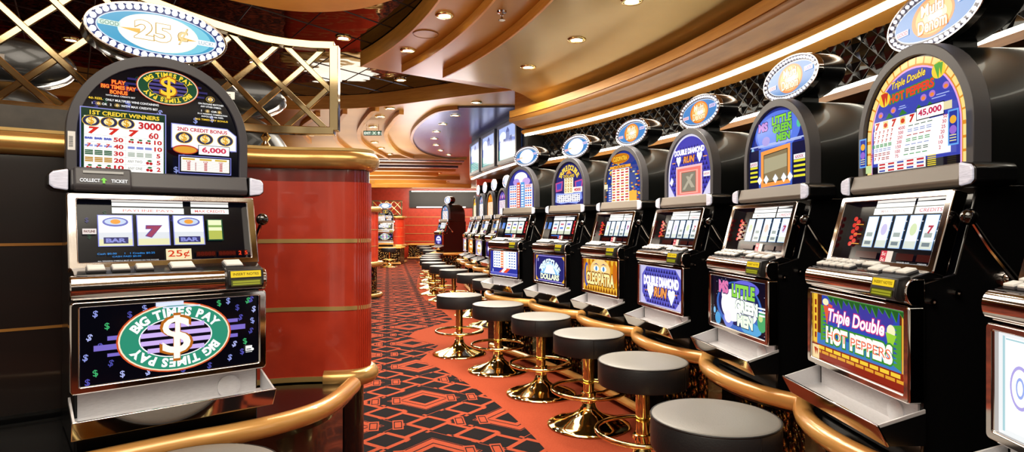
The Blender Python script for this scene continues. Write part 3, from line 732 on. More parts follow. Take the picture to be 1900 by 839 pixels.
# ---- oval signs (rx .205, ry .084 ; origin centre)
def sign_art(kind):
    a = Art(); a.ell(0, 0, .221, .098, '#2c3870' if kind == 'c' else '#4a4450', 1.0, 48); a.ell(0, 0, .192, .073, '#d8e4f4', 1.0, 48); a.ell(0, 0, .188, .069, '#4aa4cc' if kind == 'c' else '#4a86c8', 1.0, 48)
    if kind == 'c':
        a.ell(.02, .0, .150, .066, '#7cc8dc', 1.1); a.ell(0, 0, .128, .066, '#f0f4e8', 1.1); a.ell(0, 0, .120, .062, '#fffdf0', 1.35)
        a.polys([[(-.125, .0), (-.06, .006), (-.06, -.012)], [(.125, -.004), (.06, .004), (.06, -.014)]], '#f0c060')
        a.otx('25', -.02, .004, .066, '#fff8e4', '#c8a050', w=.115, bold=.03, ob=.035, st=1.2); a.otx('¢', .076, .004, .058, '#f4dca0', '#a87c2c', bold=.02, ob=.04, w=.032)
        a.rect(-.186, -.002, -.12, .016, '#d8ece0'); a.tx('GOOD', -.152, .007, .014, '#6a9a8a', w=.055, bold=.01)
        a.rect(.12, -.016, .186, .004, '#f4fafc', 1.2); a.tx('LUCK!', .153, -.006, .013, '#8aa8b8', w=.05, bold=.01)
    else:
        if kind == 'm':
            a.ell(0, 0, .100, .066, '#e8842c', 1.0); a.ell(.005, 0, .085, .056, '#f6b860', 1.0); a.ell(.012, -.002, .055, .034, '#ffe9b0', 1.1); a.ell(.015, -.004, .032, .020, '#fffbe8', 1.3)
            a.otx('Multi', .0, .028, .040, '#fff6d4', '#b8641a', w=.105, bold=.03, ob=.06, st=1.1); a.otx('Denom', .0, -.025, .044, '#fff0c4', '#b8641a', w=.135, bold=.03, ob=.06, st=1.1)
        else:
            a.ell(0, 0, .125, .067, '#f4f8ff', 1.5); a.ell(0, 0, .105, .055, '#ffffff', 1.8); a.rect(-.13, -.012, -.07, -.002, '#f0b860')
        a.rect(-.180, -.026, -.115, -.006, '#f0d8e4'); a.tx('GOOD', -.147, -.016, .014, '#c03a6a', w=.055, bold=.02)
        a.rect(.115, .004, .180, .026, '#dcd4f4'); a.tx('LUCK!', .147, .015, .014, '#7a5ab0', w=.05, bold=.02)
    return a

# ------------------------------------------------------------------ shared machine meshes
CACHE = {}
def cached(key, fn):
    if key not in CACHE: CACHE[key] = fn()
    return CACHE[key]
def rrect(x0, z0, x1, z1, r, n=4):
    pts = []
    for cx, cz, a0 in ((x1 - r, z0 + r, -90), (x1 - r, z1 - r, 0), (x0 + r, z1 - r, 90), (x0 + r, z0 + r, 180)):
        for k in range(n + 1):
            a = R(a0 + 90 * k / n); pts.append((cx + r * cos(a), cz + r * sin(a)))
    return pts
def me_cabinet(D):
    return MB().prism_x([(.03, .60), (.03, .80), (.01, 1.07), (.0, 1.13), (.125, 1.165), (.19, 1.42), (D, 1.42), (D, .60)], -.27, .27).mesh('cabinet', 'black')
def me_topbox(D):
    secs = []
    for y, k in ((.22, 1), (D - .16, 1), (D - .09, .985), (D - .04, .94), (D - .01, .86), (D, .75)):
        secs.append([(x * k, y, 1.42 + (z - 1.42) * k) for x, z in arch_pts(.272, 1.42, 1.60, 1.878)])
    return MB().loft(secs).mesh('top_box', 'barrel')
def me_archframe():
    return MB().frame(arch_pts(.279, 1.478, 1.605, 1.890), arch_pts(.25, 1.482, 1.605, 1.855), .172, .225).mesh('arch_frame', 'plastic')
def me_crossbar(mat):
    return MB().prism_x([(.145, 1.415), (.135, 1.43), (.150, 1.482), (.26, 1.482), (.26, 1.415)], -.270, .270).mesh('crossbar', mat)
def me_lamp(sx):
    mb = MB()
    pts = [(sx * .273, 1.408), (sx * .312, 1.414), (sx * .328, 1.426), (sx * .328, 1.462), (sx * .317, 1.474), (sx * .273, 1.484)]
    mb.prism_y(pts, .138, .26); return mb.mesh('lamp', 'black')
def me_lens(sx):
    pts = [(sx * .276, 1.414), (sx * .312, 1.419), (sx * .324, 1.429), (sx * .324, 1.462), (sx * .314, 1.472), (sx * .276, 1.481)]
    return MB().prism_y(pts, .130, .145).mesh('lamp_lens', 'lampside')
TILT = math.atan2(.065, .24)
def me_reelframe():
    o = rrect(-.283, 0, .283, .248, .008); i = rrect(-.256, .022, .256, .228, .004)
    mb = MB().frame(o, i, -.012, .030)
    return mb.mesh('reel_frame', 'chrome')
def me_doorframe():
    return MB().frame(rrect(-.285, .795, .285, 1.072, .012), rrect(-.259, .818, .259, 1.054, .004), -.018, .03).mesh('door', 'chrome')
def me_bullnose():
    pts = [(.03, 1.072)] + [(-.004 - .040 * cos(a), 1.109 - .037 * cos(a + pi / 2)) for a in [pi * (k / 12 - .5) for k in range(13)]][:0]
    pts = [(.03, 1.074)]
    for k in range(13):
        t = -pi / 2 + pi * k / 12
        pts.append((-.002 - .026 * cos(t), 1.112 + .038 * sin(t)))
    pts.append((.03, 1.150))
    return MB().prism_x(pts, -.285, .285).mesh('bullnose_trim', 'chrome', 60)
def me_deck():
    return MB().prism_x([(-.006, 1.140), (-.004, 1.152), (.085, 1.181), (.085, 1.150)], -.275, .275).mesh('button_deck', 'black')
DECK = math.atan2(.029, .089)
def me_button(w, d):
    mb = MB(); h = .013
    mb.loft([[(sx * w / 2 * k, sy * d / 2 * k, z) for sx, sy in ((-1, -1), (1, -1), (1, 1), (-1, 1))] for k, z in ((1.0, 0), (1.0, h * .5))])
    mb.loft([[(sx * w / 2 * k, sy * d / 2 * k, z) for sx, sy in ((-1, -1), (1, -1), (1, 1), (-1, 1))] for k, z in ((.94, h * .5), (.86, h))], mi=1)
    return mb.mesh('button', ['plastic', 'white'], smooth=0)
def me_acceptor():
    mb = MB().prism_x([(-.040, 1.085), (-.048, 1.10), (-.038, 1.150), (.0, 1.158), (.0, 1.080)], .148, .268)
    return mb.mesh('bill_acceptor', 'blackm')
def me_acceptor_face():
    a = Art(); a.rect(-.050, .036, .050, .058, '#f0cc2c', 1.0); a.tx('INSERT NOTES', 0, .047, .009, '#6a5410', w=.085); a.rect(-.050, .006, .050, .028, '#4a4a14'); a.rect(-.045, .010, .045, .024, '#a8a82c', .8); a.rect(-.045, .015, .045, .0175, '#5a5a10')
    return a.mesh('note_slot')
def me_tray():
    mb = MB(); t = .006
    prof = [(.03, .682), (-.080, .682), (-.108, .738), (.03, .782)]
    mb.prism_x(prof, -.285, -.285 + t).prism_x(prof, .285 - t, .285)
    mb.prism_x([(.03, .680), (-.079, .680), (-.105, .730), (.03, .772)], -.2865, -.2852, 1).prism_x([(.03, .680), (-.079, .680), (-.105, .730), (.03, .772)], .2852, .2865, 1)
    mb.prism_x([(.03, .690), (-.085, .690), (-.087, .698), (.03, .715)], -.285, .285)
    mb.prism_x([(.024, .70), (.024, .80), (.034, .80), (.034, .70)], -.262, .262)
    return mb.mesh('coin_tray', ['steel', 'black'], smooth=0)
def me_trayfront():
    mb = MB().prism_x([(-.080, .676), (-.113, .738), (-.104, .741), (-.072, .680)], -.288, .288)
    return mb.mesh('tray_front', 'chrome')
def me_cup():
    mb = MB().lathe([(.001, 0), (.038, 0), (.038, .006), (.030, .010), (.001, .010)], 28)
    mb.xf(Matrix.Translation((.170, .024, .742)) @ Matrix.Rotation(R(90), 4, 'X')); return mb.mesh('coin_outlet', 'steel')
def me_lever():
    mb = MB().tube([(.305, .27, 1.15), (.312, .19, 1.24), (.318, .135, 1.315)], [.011, .009, .007], 10)
    mb2 = MB().lathe([(.03, 0), (.03, .02), (.02, .035)], 18); mb2.xf(Matrix.Translation((.27, .27, 1.15)) @ Matrix.Rotation(R(90), 4, 'Y'))
    mb.add(mb2.v, mb2.f); return mb.mesh('lever', 'chrome')
def me_knob(): return MB().sphere((.319, .128, 1.325), .023, 18, 12).mesh('knob', 'sideblk')
def me_lock(y, z):
    mb = MB().lathe([(.010, 0), (.010, .014), (.005, .014), (.005, .010)], 14); mb.xf(Matrix.Translation((.27, y, z)) @ Matrix.Rotation(R(90), 4, 'Y')); return mb.mesh('lock', 'chrome')
SZ = 1.992
def me_signbody():
    n = 48; e = lambda k, y: [(.225 * k * cos(2 * pi * i / n), y, .101 * k * sin(2 * pi * i / n)) for i in range(n)]
    mb = MB().loft([e(.97, .0), e(1, .006), e(1, .115), e(.95, .13), e(.8, .135)]); return mb.mesh('sign', 'black')
def me_signrim():
    n = 48; mb = MB(); o = [(.228 * cos(2 * pi * i / n), .104 * sin(2 * pi * i / n)) for i in range(n)]; q = [(.218 * cos(2 * pi * i / n), .095 * sin(2 * pi * i / n)) for i in range(n)]
    return mb.frame(o, q, -.008, .018).mesh('sign_rim', 'chrome')
def me_neck(): return MB().box(-.05, .05, .03, .11, -.13, -.08).mesh('sign_neck', 'blackm')
def me_bulb(hot): return MB().sphere((0, 0, 0), .0098 if hot else .0072, 10, 6).mesh('bulb', 'bulb' if hot else 'bulbd')
NB = 40
def bulb_xz():
    # even spacing along the ellipse
    pts = [(.2065 * cos(2 * pi * k / 720), .0855 * sin(2 * pi * k / 720)) for k in range(720)]
    L = [0]
    for i in range(720):
        a, b = pts[i], pts[(i + 1) % 720]; L.append(L[-1] + sqrt((a[0] - b[0]) ** 2 + (a[1] - b[1]) ** 2))
    out = []; j = 0
    for k in range(NB):
        t = L[-1] * k / NB
        while L[j + 1] < t: j += 1
        out.append(pts[j])
    return out
BXZ = bulb_xz()
def me_bulbring():
    mb = MB()
    for x, z in BXZ: mb.sphere((x, -.006, z), .0075, 8, 5)
    return mb.mesh('bulb_ring', 'bulbd', recalc=False)
def art_me(key, fn): return cached(key, lambda: fn().mesh(key))

def machine(loc, rz, label, top, belly, nreel, sign, D=.67, detail=2, ticket=False, group='slot machines', back_only=False):
    t = thing('slot_machine', label, 'slot machine', loc, rz, group)
    obj('cabinet', cached(('cab', D), lambda: me_cabinet(D)), t, .006)
    obj('top_box', cached(('tb', D), lambda: me_topbox(D)), t)
    if not back_only:
        obj('arch_frame', cached('af', me_archframe), t, .005)
        obj('top_glass', art_me(top[0], top[1]), t, loc=(0, .186, 1.482))
        cb = obj('crossbar', cached(('cb', ticket), lambda: me_crossbar('plastic' if ticket else 'taupe')), t, .004)
        for sx in (-1, 1):
            l = obj('lamp', cached(('lamp', sx), lambda: me_lamp(sx)), t, .004)
            obj('lamp_lens', cached(('lens', sx), lambda: me_lens(sx)), l, .004)
        rf = obj('reel_frame', cached('rf', me_reelframe), t, .004, loc=(0, .062, 1.163), rot=(-TILT, 0, 0))
        obj('reel_glass', art_me(*nreel), rf, loc=(0, .022, .020))
        bd = obj('button_deck', cached('bd', me_deck), t, .003)
        bl = []
        if detail:
            if ticket: bl = [(-.215, .035, .050, .040), (-.150, .035, .050, .040), (-.085, .035, .050, .040), (.025, .035, .075, .05), (.185, .035, .06, .05)]
            elif detail == 2:
                for r in range(2):
                    for c in range(5): bl.append((-.235 + c * .044, .020 + r * .036, .036, .028))
                bl += [(.01, .055, .07, .03), (.085, .030, .06, .045), (.155, .026, .05, .034), (.215, .030, .05, .04)]
            else: bl = [(-.20 + k * .06, .035, .045, .035) for k in range(4)] + [(.12, .035, .08, .045)]
        for x, s_, w, d in bl:
            obj('button', cached(('bt', w, d), lambda: me_button(w, d)), bd, .0015, loc=(x, -.004 + s_ * cos(DECK), 1.152 + s_ * sin(DECK)), rot=(DECK, 0, 0))
        obj('bullnose_trim', cached('bn', me_bullnose), t, .004)
        ba = obj('bill_acceptor', cached('ba', me_acceptor), t, .004)
        obj('note_slot', cached('baf', me_acceptor_face), ba, loc=(.208, -.0515, 1.0885), rot=(-R(11), 0, 0))
        dr = obj('door', cached('dr', me_doorframe), t, .005)
        obj('belly_glass', art_me(belly[0], belly[1]), dr, loc=(0, -.004, .816))
        tr = obj('coin_tray', cached('tr', me_tray), t)
        obj('tray_front', cached('trf', me_trayfront), tr, .003); obj('coin_outlet', cached('cup', me_cup), tr)
        for y, z in ((.055, 1.085), (.125, 1.11)): obj('lock', cached(('lk', y), lambda: me_lock(y, z)), t)
        if detail:
            lv = obj('lever', cached('lv', me_lever), t); obj('knob', cached('kn', me_knob), lv)
    if ticket:
        mb = MB().prism_x([(.128, 1.412), (.118, 1.43), (.132, 1.489), (.17, 1.489), (.17, 1.412)], -.262, -.105)
        tk = obj('ticket_printer', mb.mesh('ticket_printer', 'plastic'), t, .006)
        a = Art(); a.rect(-.055, .038, .055, .046, 'sideblk'); a.tx('COLLECT', -.037, .014, .0115, '#f2f2f2', w=.054, bold=.03); a.tx('TICKET', .043, .014, .0115, '#f2f2f2', w=.046, bold=.03)
        a.polys([[(-.0035, .005), (.0035, .005), (.0035, .016), (-.0035, .016)], [(-.009, .015), (.009, .015), (0, .024)]], '#7ad83a')
        obj('ticket_slot', a.mesh('ticket_slot'), tk, loc=(-.1835, .1155, 1.433), rot=(-R(13), 0, 0))
        a = Art(); a.rect(-.01, -.03, .01, .03, 'white'); a.rects([(-.007, -.02 + k * .004, .004, -.018 + k * .004) for k in range(9)], 'blackm')
        obj('sticker', a.mesh('sticker'), t, loc=(-.2645, .1705, 1.575))
    # oval sign
    sg = obj('sign', cached('sb', me_signbody), t, loc=(0, .255, SZ))
    obj('sign_neck', cached('sn', me_neck), sg); obj('sign_rim', cached('sr', me_signrim), sg, .002)
    if back_only:
        a = Art(); a.rect(-.04, -.02, .04, .02, 'white'); a.rects([(-.03, -.012 + k * .008, .02, -.009 + k * .008) for k in range(3)], 'blackm')
        obj('sticker', a.mesh('sticker'), sg, loc=(.06, .1365, 0), rot=(0, 0, pi))
    if not back_only:
        obj('sign_face', art_me('sign_' + sign, lambda: sign_art(sign)), sg, loc=(0, -.001, 0))
        if detail == 2:
            bm_ = cached(('bulb', sign == 'c'), lambda: me_bulb(sign == 'c'))
            for x, z in BXZ: obj('bulb', bm_, sg, loc=(x, -.006, z))
        else: obj('bulb_ring', cached('br', me_bulbring), sg)
    return t

# ------------------------------------------------------------------ the two rows
class Row:
    def __init__(s, x0, y0, th, k): s.x0, s.y0, s.t0, s.k = x0, y0, R(th), R(k)
    def th(s, q): return s.t0 + s.k * q
    def pt(s, q, off=0.0):
        t = s.th(q); x = s.x0 + (cos(t) - cos(s.t0)) / s.k; y = s.y0 + (sin(t) - sin(s.t0)) / s.k
        return (x - off * cos(t), y - off * sin(t))
    def line(s, q0, q1, off, n=40): return [s.pt(q0 + (q1 - q0) * i / n, off(q0 + (q1 - q0) * i / n) if callable(off) else off) for i in range(n + 1)]
    def sweep(s, prof, q0, q1, n=40, mb=None, mi=0):
        mb = mb or MB()
        mb.loft([[s.pt(q0 + (q1 - q0) * i / n, o) + (z,) for o, z in prof] for i in range(n + 1)], mi=mi); return mb
R1 = Row(1.13, 2.0, 2.5, 7.0); SP1 = .83
R2 = Row(-.086, 8.6, 18, -2.2); SP2 = .82
END1 = 4.92; CE = 4.70

T = {k: (k, f) for k, f in dict(top_dollar=top_dollar, top_jungle=top_jungle, top_space=top_space, top_purple=top_purple, top_gold=top_gold, top_dollars2=top_dollars2, top_columns=top_columns,
     top_fruit=lambda: top_simple('#2c2a10', '#f0d040', ['#e84a3c', '#58b040', '#f0a030', '#6a70c8', '#e8e040'], 1), top_violet=lambda: top_simple('#1c1638', '#5a4aa0', ['#c86ab0', '#6a70c8', '#e8a8c8', '#8a8ad8'], 2),
     top_amber=lambda: top_simple('#2a1408', '#d8801c', ['#e85a2c', '#f0c040', '#e8a030'], 3), top_teal=lambda: top_simple('#10243a', '#6a8ab8', ['#d8d8f0', '#7a9ac8', '#c86a6a'], 4),
     belly_dollar=belly_dollar, belly_jungle=belly_jungle, belly_space=belly_space, belly_purple=belly_purple, belly_gold=belly_gold, belly_dollars2=belly_dollars2, belly_columns=belly_columns, belly_white=belly_white,
     belly_fruit=lambda: belly_simple('#e0b43a', '#e87a2c', '#fbe27a', ['#c83a24', '#58a03c', '#c83a24', '#e8a030', '#a82c1c']), belly_oval=lambda: belly_simple('#241c60', '#8a80d8', '#f0f0ff', ['#5a50b0', '#8a80d8', '#b0a8e8', '#8a80d8', '#5a50b0']),
     belly_pale=lambda: belly_simple('#9a94c8', '#f4e8b0', '#fffbe8', ['#d8a84a', '#e8d88a', '#d8a84a', '#c8b4e0', '#e8d88a']), belly_warm=lambda: belly_simple('#c86a1c', '#f0c040', '#fff0c0', ['#c83a24', '#e8a030', '#f0c040', '#c83a24', '#e8a030']),
     r3=lambda: reels(3, '25¢'), r4=lambda: reels(4, '', '#eef4ff'), r4b=lambda: reels(4, '', '#f4fbee', 1), r5=lambda: reels(5, ''), r5b=lambda: reels(5, '', first=1)).items()}
G1 = 'slot machines of the curved front row'; G2 = 'slot machines of the far row under the televisions'
row1 = [
    (-1, 'slot machine cut off by the frame edge, with a white glowing lower glass', 'top_columns', 'belly_white', 'r5', 'm'),
    (0, 'slot machine with a jungle scene on its lower glass and a brick-arched paytable', 'top_jungle', 'belly_jungle', 'r5', 'm'),
    (1, 'slot machine with planets and stars on its dark blue lower glass', 'top_space', 'belly_space', 'r5b', 'm'),
    (2, 'slot machine with purple harlequin glass and two white hearts', 'top_purple', 'belly_purple', 'r5', 'm'),
    (3, 'slot machine with a golden lower glass showing two painted eyes', 'top_gold', 'belly_gold', 'r5b', 'm'),
    (4, 'slot machine with a violet-bordered lower glass and fan of white rays', 'top_dollars2', 'belly_dollars2', 'r4', 'w'),
    (5, 'slot machine with blue and red paytable columns on its white lower glass', 'top_columns', 'belly_columns', 'r4b', 'w')]
for i, lb, tp, be, rl, sg in row1:
    s = i * SP1; x, y = R1.pt(s)
    machine((x, y, 0), R1.th(s) - pi / 2 - R(1.5 if i < 2 else 0), lb, T[tp], T[be], T[rl], sg, detail=2, group=G1)
row2 = [
    (0, 'far-row slot machine with a yellow fruit lower glass, first under the televisions', 'top_fruit', 'belly_fruit', 'r4'),
    (1, 'far-row slot machine with a white oval on deep violet lower glass', 'top_violet', 'belly_oval', 'r4b'),
    (2, 'far-row slot machine with an amber top glass and pale lower glass', 'top_amber', 'belly_pale', 'r4'),
    (3, 'far-row slot machine with a grey-blue top glass and orange lower glass', 'top_teal', 'belly_warm', 'r4b'),
    (4, 'last slot machine of the far row, yellow top glass beside the red end wall', 'top_fruit', 'belly_pale', 'r4')]
for i, lb, tp, be, rl in row2:
    s = i * SP2; x, y = R2.pt(s)
    machine((x, y, 0), R2.th(s) - pi / 2, lb, T[tp], T[be], T[rl], 'w', detail=1, group=G2)
# island machine on the left, two on the island's other side, one far island machine, one far machine side-on
PHI_L = R(40.6)
machine((-1.104, 2.0, 0), PHI_L, 'large slot machine with a green oval dollar sign glass on the near island counter', T['top_dollar'], T['belly_dollar'], T['r3'], 'c', D=.44, detail=2, ticket=True)
machine((-1.56, 3.62, 0), R(40.6 + 155), 'black back of a slot machine behind the lattice, next to the lattice end post', T['top_gold'], T['belly_gold'], T['r5'], 'w', detail=0, back_only=True)
machine((-2.33, 2.84, 0), R(40.6 + 178), 'black back of a slot machine behind the lattice, cut off by the frame edge', T['top_gold'], T['belly_gold'], T['r5'], 'w', detail=0, back_only=True)
machine((-4.28, 20.5, 0), R(8), 'small distant slot machine on the far island at the end of the aisle', T['top_dollar'], T['belly_dollar'], T['r3'], 'w', D=.45, detail=1)
machine((-1.95, 16.2, 0), R(-62), 'distant slot machine seen side-on with a tall black cabinet beyond the far row', T['top_teal'], T['belly_oval'], T['r4'], 'w', detail=1)

# ------------------------------------------------------------------ counters
def scallop(row, sp, i0, i1, base=-.055, bulge=.13, n=10):
    segs = []
    for i in range(i0, i1 + 1):
        seg = []
        for k in range(n + 1):
            u = -1 + 2 * k / n
            seg.append(row.pt((i + u / 2) * sp, base + bulge * (1 - abs(u) ** 2.2)))
        segs.append(seg)
    return segs
def counter(row, sp, i0, i1, label, sparkle=True):
    segs = scallop(row, sp, i0, i1)
    s0, s1 = (i0 - .5) * sp, (i1 + .5) * sp
    t = thing('slot_counter', label, 'counter', row.pt((s0 + s1) / 2, -.2) + (0,))
    inv = Matrix.Translation(-Vector(t.location))
    front = [p for g in segs for p in g]; back = row.line(s1, s0, -.70, 30)
    mb = MB().prism_z(front + back, .545, .598).xf(inv); obj('counter_top', mb.mesh('counter_top', 'black'), t)
    mb = row.sweep([(-.22, .0), (-.22, .545), (-.70, .545), (-.70, 0)], s0 + .02, s1 - .02, 40).xf(inv); obj('front_panel', mb.mesh('front_panel', 'mosaic'), t)
    for seg in segs:
        mb = MB().tube([p + (.592,) for p in seg], .036, 14).xf(inv); obj('handrail', mb.mesh('handrail', 'rail'), t)
    for i in range(i0, i1 + 2):
        p = row.pt((i - .5) * sp, -.058); q = row.pt((i - .5) * sp, -.14)
        mb = MB().sphere(p + (.592,), .041, 14, 8).xf(inv); obj('rail_joint', mb.mesh('rail_joint', 'rail'), t)
        th = row.th((i - .5) * sp); c, s_ = cos(th), sin(th)
        po = [(q[0] + a * c - b * s_, q[1] + a * s_ + b * c) for a, b in ((-.035, -.07), (.08, -.07), (.08, .07), (-.035, .07))]
        mb = MB().prism_z(po, 0, .545).xf(inv); obj('post', mb.mesh('post', 'black'), t)
    mb = MB().tube([p + (.06,) for p in row.line(s0, s1, -.10, 40)], .03, 10).xf(inv); obj('foot_rail', mb.mesh('foot_rail', 'rail'), t)
    return t
counter(R1, SP1, -2, 5, 'scalloped black counter with gold handrail under the curved front row of machines')
counter(R2, SP2, 0, 5, 'scalloped black counter with gold handrail under the far row of machines')

# ------------------------------------------------------------------ stools
def make_stool(label):
    t = thing('bar_stool', label, 'stool', group='round black stools on brass pedestals')
    prof = [(.001, .475), (.200, .475), (.226, .480), (.231, .490), (.231, .590), (.226, .600), (.215, .605), (.12, .608), (.001, .608)]
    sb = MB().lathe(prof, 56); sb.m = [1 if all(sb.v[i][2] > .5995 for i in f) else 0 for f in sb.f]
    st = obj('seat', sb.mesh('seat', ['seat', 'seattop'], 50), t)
    mb = MB().tube([(.2285 * cos(2 * pi * k / 56), .2285 * sin(2 * pi * k / 56), .598) for k in range(56)], .0035, 6, True)
    mb.tube([(.2315 * cos(-1.2), .2315 * sin(-1.2), z) for z in (.482, .53, .595)], .0018, 6)
    obj('piping', mb.mesh('piping', 'seam'), st)
    obj('column', MB().lathe([(.001, .05), (.040, .05), (.040, .20), (.036, .205), (.036, .475), (.001, .475)], 28).mesh('column', 'brass'), t)
    pr = [(.001, 0), (.255, 0), (.268, .004), (.270, .010), (.262, .018), (.22, .030), (.16, .048), (.10, .072), (.062, .100), (.048, .125), (.044, .150), (.001, .150)]
    obj('base', MB().lathe(pr, 56).mesh('base', 'brass', 60), t)
    fr = MB().tube([(.238 * cos(2 * pi * k / 48), .238 * sin(2 * pi * k / 48), .235) for k in range(48)], .0125, 10, True)
    for k in range(2):
        a = 2 * pi * k / 2 + .9
        fr.tube([(.035 * cos(a), .035 * sin(a), .205), (.12 * cos(a), .12 * sin(a), .20), (.19 * cos(a), .19 * sin(a), .215), (.236 * cos(a), .236 * sin(a), .235)], .009, 8)
    fr.lathe([(.041, .188), (.05, .192), (.05, .218), (.041, .222)], 24)
    obj('footrest', fr.mesh('footrest', 'brass', 60), t)
    return t
st0 = make_stool('stool in front of the jungle-scene slot machine, largest seat in the row')
st0.location = (.745, 2.24, 0)
for x, y, lb in (
    (.68, 3.17, 'stool in front of the slot machine with planets and stars'),
    (.50, 3.975, 'stool in front of the purple slot machine with white hearts'),
    (.225, 4.72, 'stool in front of the golden slot machine with painted eyes'),
    (-.125, 5.47, 'stool in front of the violet-bordered slot machine'),
    (-.535, 6.18, 'last stool of the curved front row, by the rounded tip of the orange carpet'),
    (-.90, 1.73, 'stool in front of the large island slot machine, seat cut off by the frame'),
    (-.29, 7.95, 'stool half hidden behind the end of the front gold handrail'),
    (-.575, 8.85, 'first full stool of the far row, seat beyond the last front-row stool'),
    (-.93, 9.72, 'second full stool of the far row'),
    (-1.21, 10.65, 'third full stool of the far row'),
    (-1.49, 11.6, 'fourth full stool of the far row'),
    (-1.69, 12.7, 'fifth full stool of the far row'),
    (-1.83, 13.6, 'sixth full stool of the far row'),
    (-1.93, 14.5, 'seventh full stool of the far row'),
    (-1.98, 15.5, 'eighth full stool of the far row'),
    (-2.35, 17.6, 'distant stool beside the side-on slot machine'),
    (-2.75, 19.6, 'distant stool beyond the side-on slot machine, nearer of two by the back wall'),
    (-3.15, 21.6, 'distant stool closest to the back wall deck'),
    (-2.45, 22.3, 'distant stool closest to the back wall corner'),
    (-3.90, 19.3, 'distant stool in front of the far island slot machine')):
    dup(st0, (x, y, 0), random.uniform(0, 6), lb)

# ------------------------------------------------------------------ island on the left
def catmull(pts, n=8):
    P_ = [Vector(p) for p in pts]; out = []
    for i in range(len(P_) - 1):
        a = P_[max(i - 1, 0)]; b = P_[i]; c = P_[i + 1]; d = P_[min(i + 2, len(P_) - 1)]
        for k in range(n):
            t = k / n
            out.append(tuple(.5 * ((2 * b) + (c - a) * t + (2 * a - 5 * b + 4 * c - d) * t * t + (3 * b - a - 3 * c + d) * t ** 3)))
    out.append(tuple(P_[-1])); return out
def offset_path(path, d):
    out = []
    for i, p in enumerate(path):
        a = Vector(path[max(i - 1, 0)]); b = Vector(path[min(i + 1, len(path) - 1)]); t = (b - a).normalized()
        out.append((p[0] + t.y * d, p[1] - t.x * d))
    return out
def ribbon(path, o0, o1, z0, z1, mb=None, mi=0):
    """solid following a plan path; o0/o1 offsets to its right-hand side"""
    mb = mb or MB(); A = offset_path(path, o0); B = offset_path(path, o1)
    mb.loft([[(a[0], a[1], z0), (b[0], b[1], z0), (b[0], b[1], z1), (a[0], a[1], z1)] for a, b in zip(A, B)], mi=mi); return mb
wall_corner = [(-1.30, 2.565), (-1.10, 2.69), (-.95, 2.735), (-.80, 2.75), (-.715, 2.775), (-.672, 2.83), (-.68, 2.91), (-.76, 3.03), (-1.0, 3.35), (-1.35, 3.95)]
wc = catmull([(-1.46, 2.45)] + wall_corner, 6)
dark_path = [(-3.6, .75), (-2.6, 1.6), (-1.73, 2.235), (-1.46, 2.45)]
isl = thing('island_partition', 'red lacquered island partition with gold seams and capital behind the near machine', 'partition', (-1.2, 2.6, 0))
inv = Matrix.Translation(-Vector(isl.location))
for z0, z1 in ((.622, .918), (.936, 1.224), (1.242, 1.50)):
    obj('red_panel', ribbon(wc, .0, -.10, z0, z1).xf(inv).mesh('red_panel', 'red'), isl)
obj('upper_band', ribbon(wc, -.004, -.10, 1.50, 1.555).xf(inv).mesh('upper_band', 'redd'), isl)
for z in (.918, 1.224): obj('gold_seam', ribbon(wc, .004, -.10, z, z + .018).xf(inv).mesh('gold_seam', 'goldband'), isl)
obj('gold_seam', ribbon(wc, .006, -.10, .600, .622).xf(inv).mesh('gold_seam', 'goldband'), isl)
fl = MB()
for k in range(31, 44):
    p = offset_path(wc, .001)[k]; fl.tube([p + (.63,), p + (1.50,)], .004, 6)
obj('fluting', fl.xf(inv).mesh('fluting', 'red'), isl)
obj('shaded_panel', ribbon(dark_path, .0, -.10, .62, 1.555).xf(inv).mesh('shaded_panel', 'dark'), isl)
for z in (.922, 1.228): obj('shaded_seam', ribbon(dark_path, .003, -.05, z, z + .010).xf(inv).mesh('shaded_seam', 'woodd'), isl)  # gold seams browned, the shade on this stretch put into their colour
allp = dark_path[:-1] + wc
obj('capital', MB().tube([p + (1.60,) for p in offset_path(allp, .0)], .044, 14).xf(inv).mesh('capital', 'capital', 60), isl)
obj('capital_ledge', ribbon(allp, .02, -.14, 1.640, 1.652).xf(inv).mesh('capital_ledge', 'goldband'), isl)
obj('dark_pedestal', ribbon(dark_path, -.01, -.10, 0, .62).xf(inv).mesh('dark_pedestal', 'black'), isl)
obj('plinth', ribbon(dark_path, .0, -.14, 1.652, 1.735).xf(inv).mesh('plinth', 'slate'), isl)
obj('pedestal', ribbon(wc, -.03, -.12, .0, .60).xf(inv).mesh('pedestal', 'black'), isl)
obj('base_roll', MB().tube([p + (.610,) for p in wc[22:]], .040, 14).xf(inv).mesh('base_roll', 'capital', 60), isl)
obj('floor_roll', MB().tube([p + (.035,) for p in wc[22:]], .035, 12).xf(inv).mesh('floor_roll', 'capital', 60), isl)
# island counter
isc = thing('island_counter', 'black island counter with a curved gold handrail around the near machine', 'counter', (-1.0, 2.3, 0)); inv = Matrix.Translation(-Vector(isc.location))
rp = catmull([(-2.6, .55), (-2.05, 1.02), (-1.55, 1.40), (-1.33, 1.70), (-1.08, 1.94), (-.94, 2.045), (-.82, 2.16), (-.735, 2.30), (-.705, 2.45), (-.70, 2.68)], 6)
obj('counter_top', MB().prism_z(rp + [(-.80, 2.72), (-.95, 2.70), (-1.10, 2.655), (-1.30, 2.53), (-1.46, 2.42), (-1.73, 2.20), (-2.6, 1.56), (-3.3, .95)], .545, .596).xf(inv).mesh('counter_top', 'black'), isc)
obj('handrail', MB().tube([p + (.600,) for p in rp], .036, 14).xf(inv).mesh('handrail', 'rail'), isc)
obj('front_panel', ribbon(rp, -.045, -.075, 0, .545).xf(inv).mesh('front_panel', 'black'), isc)
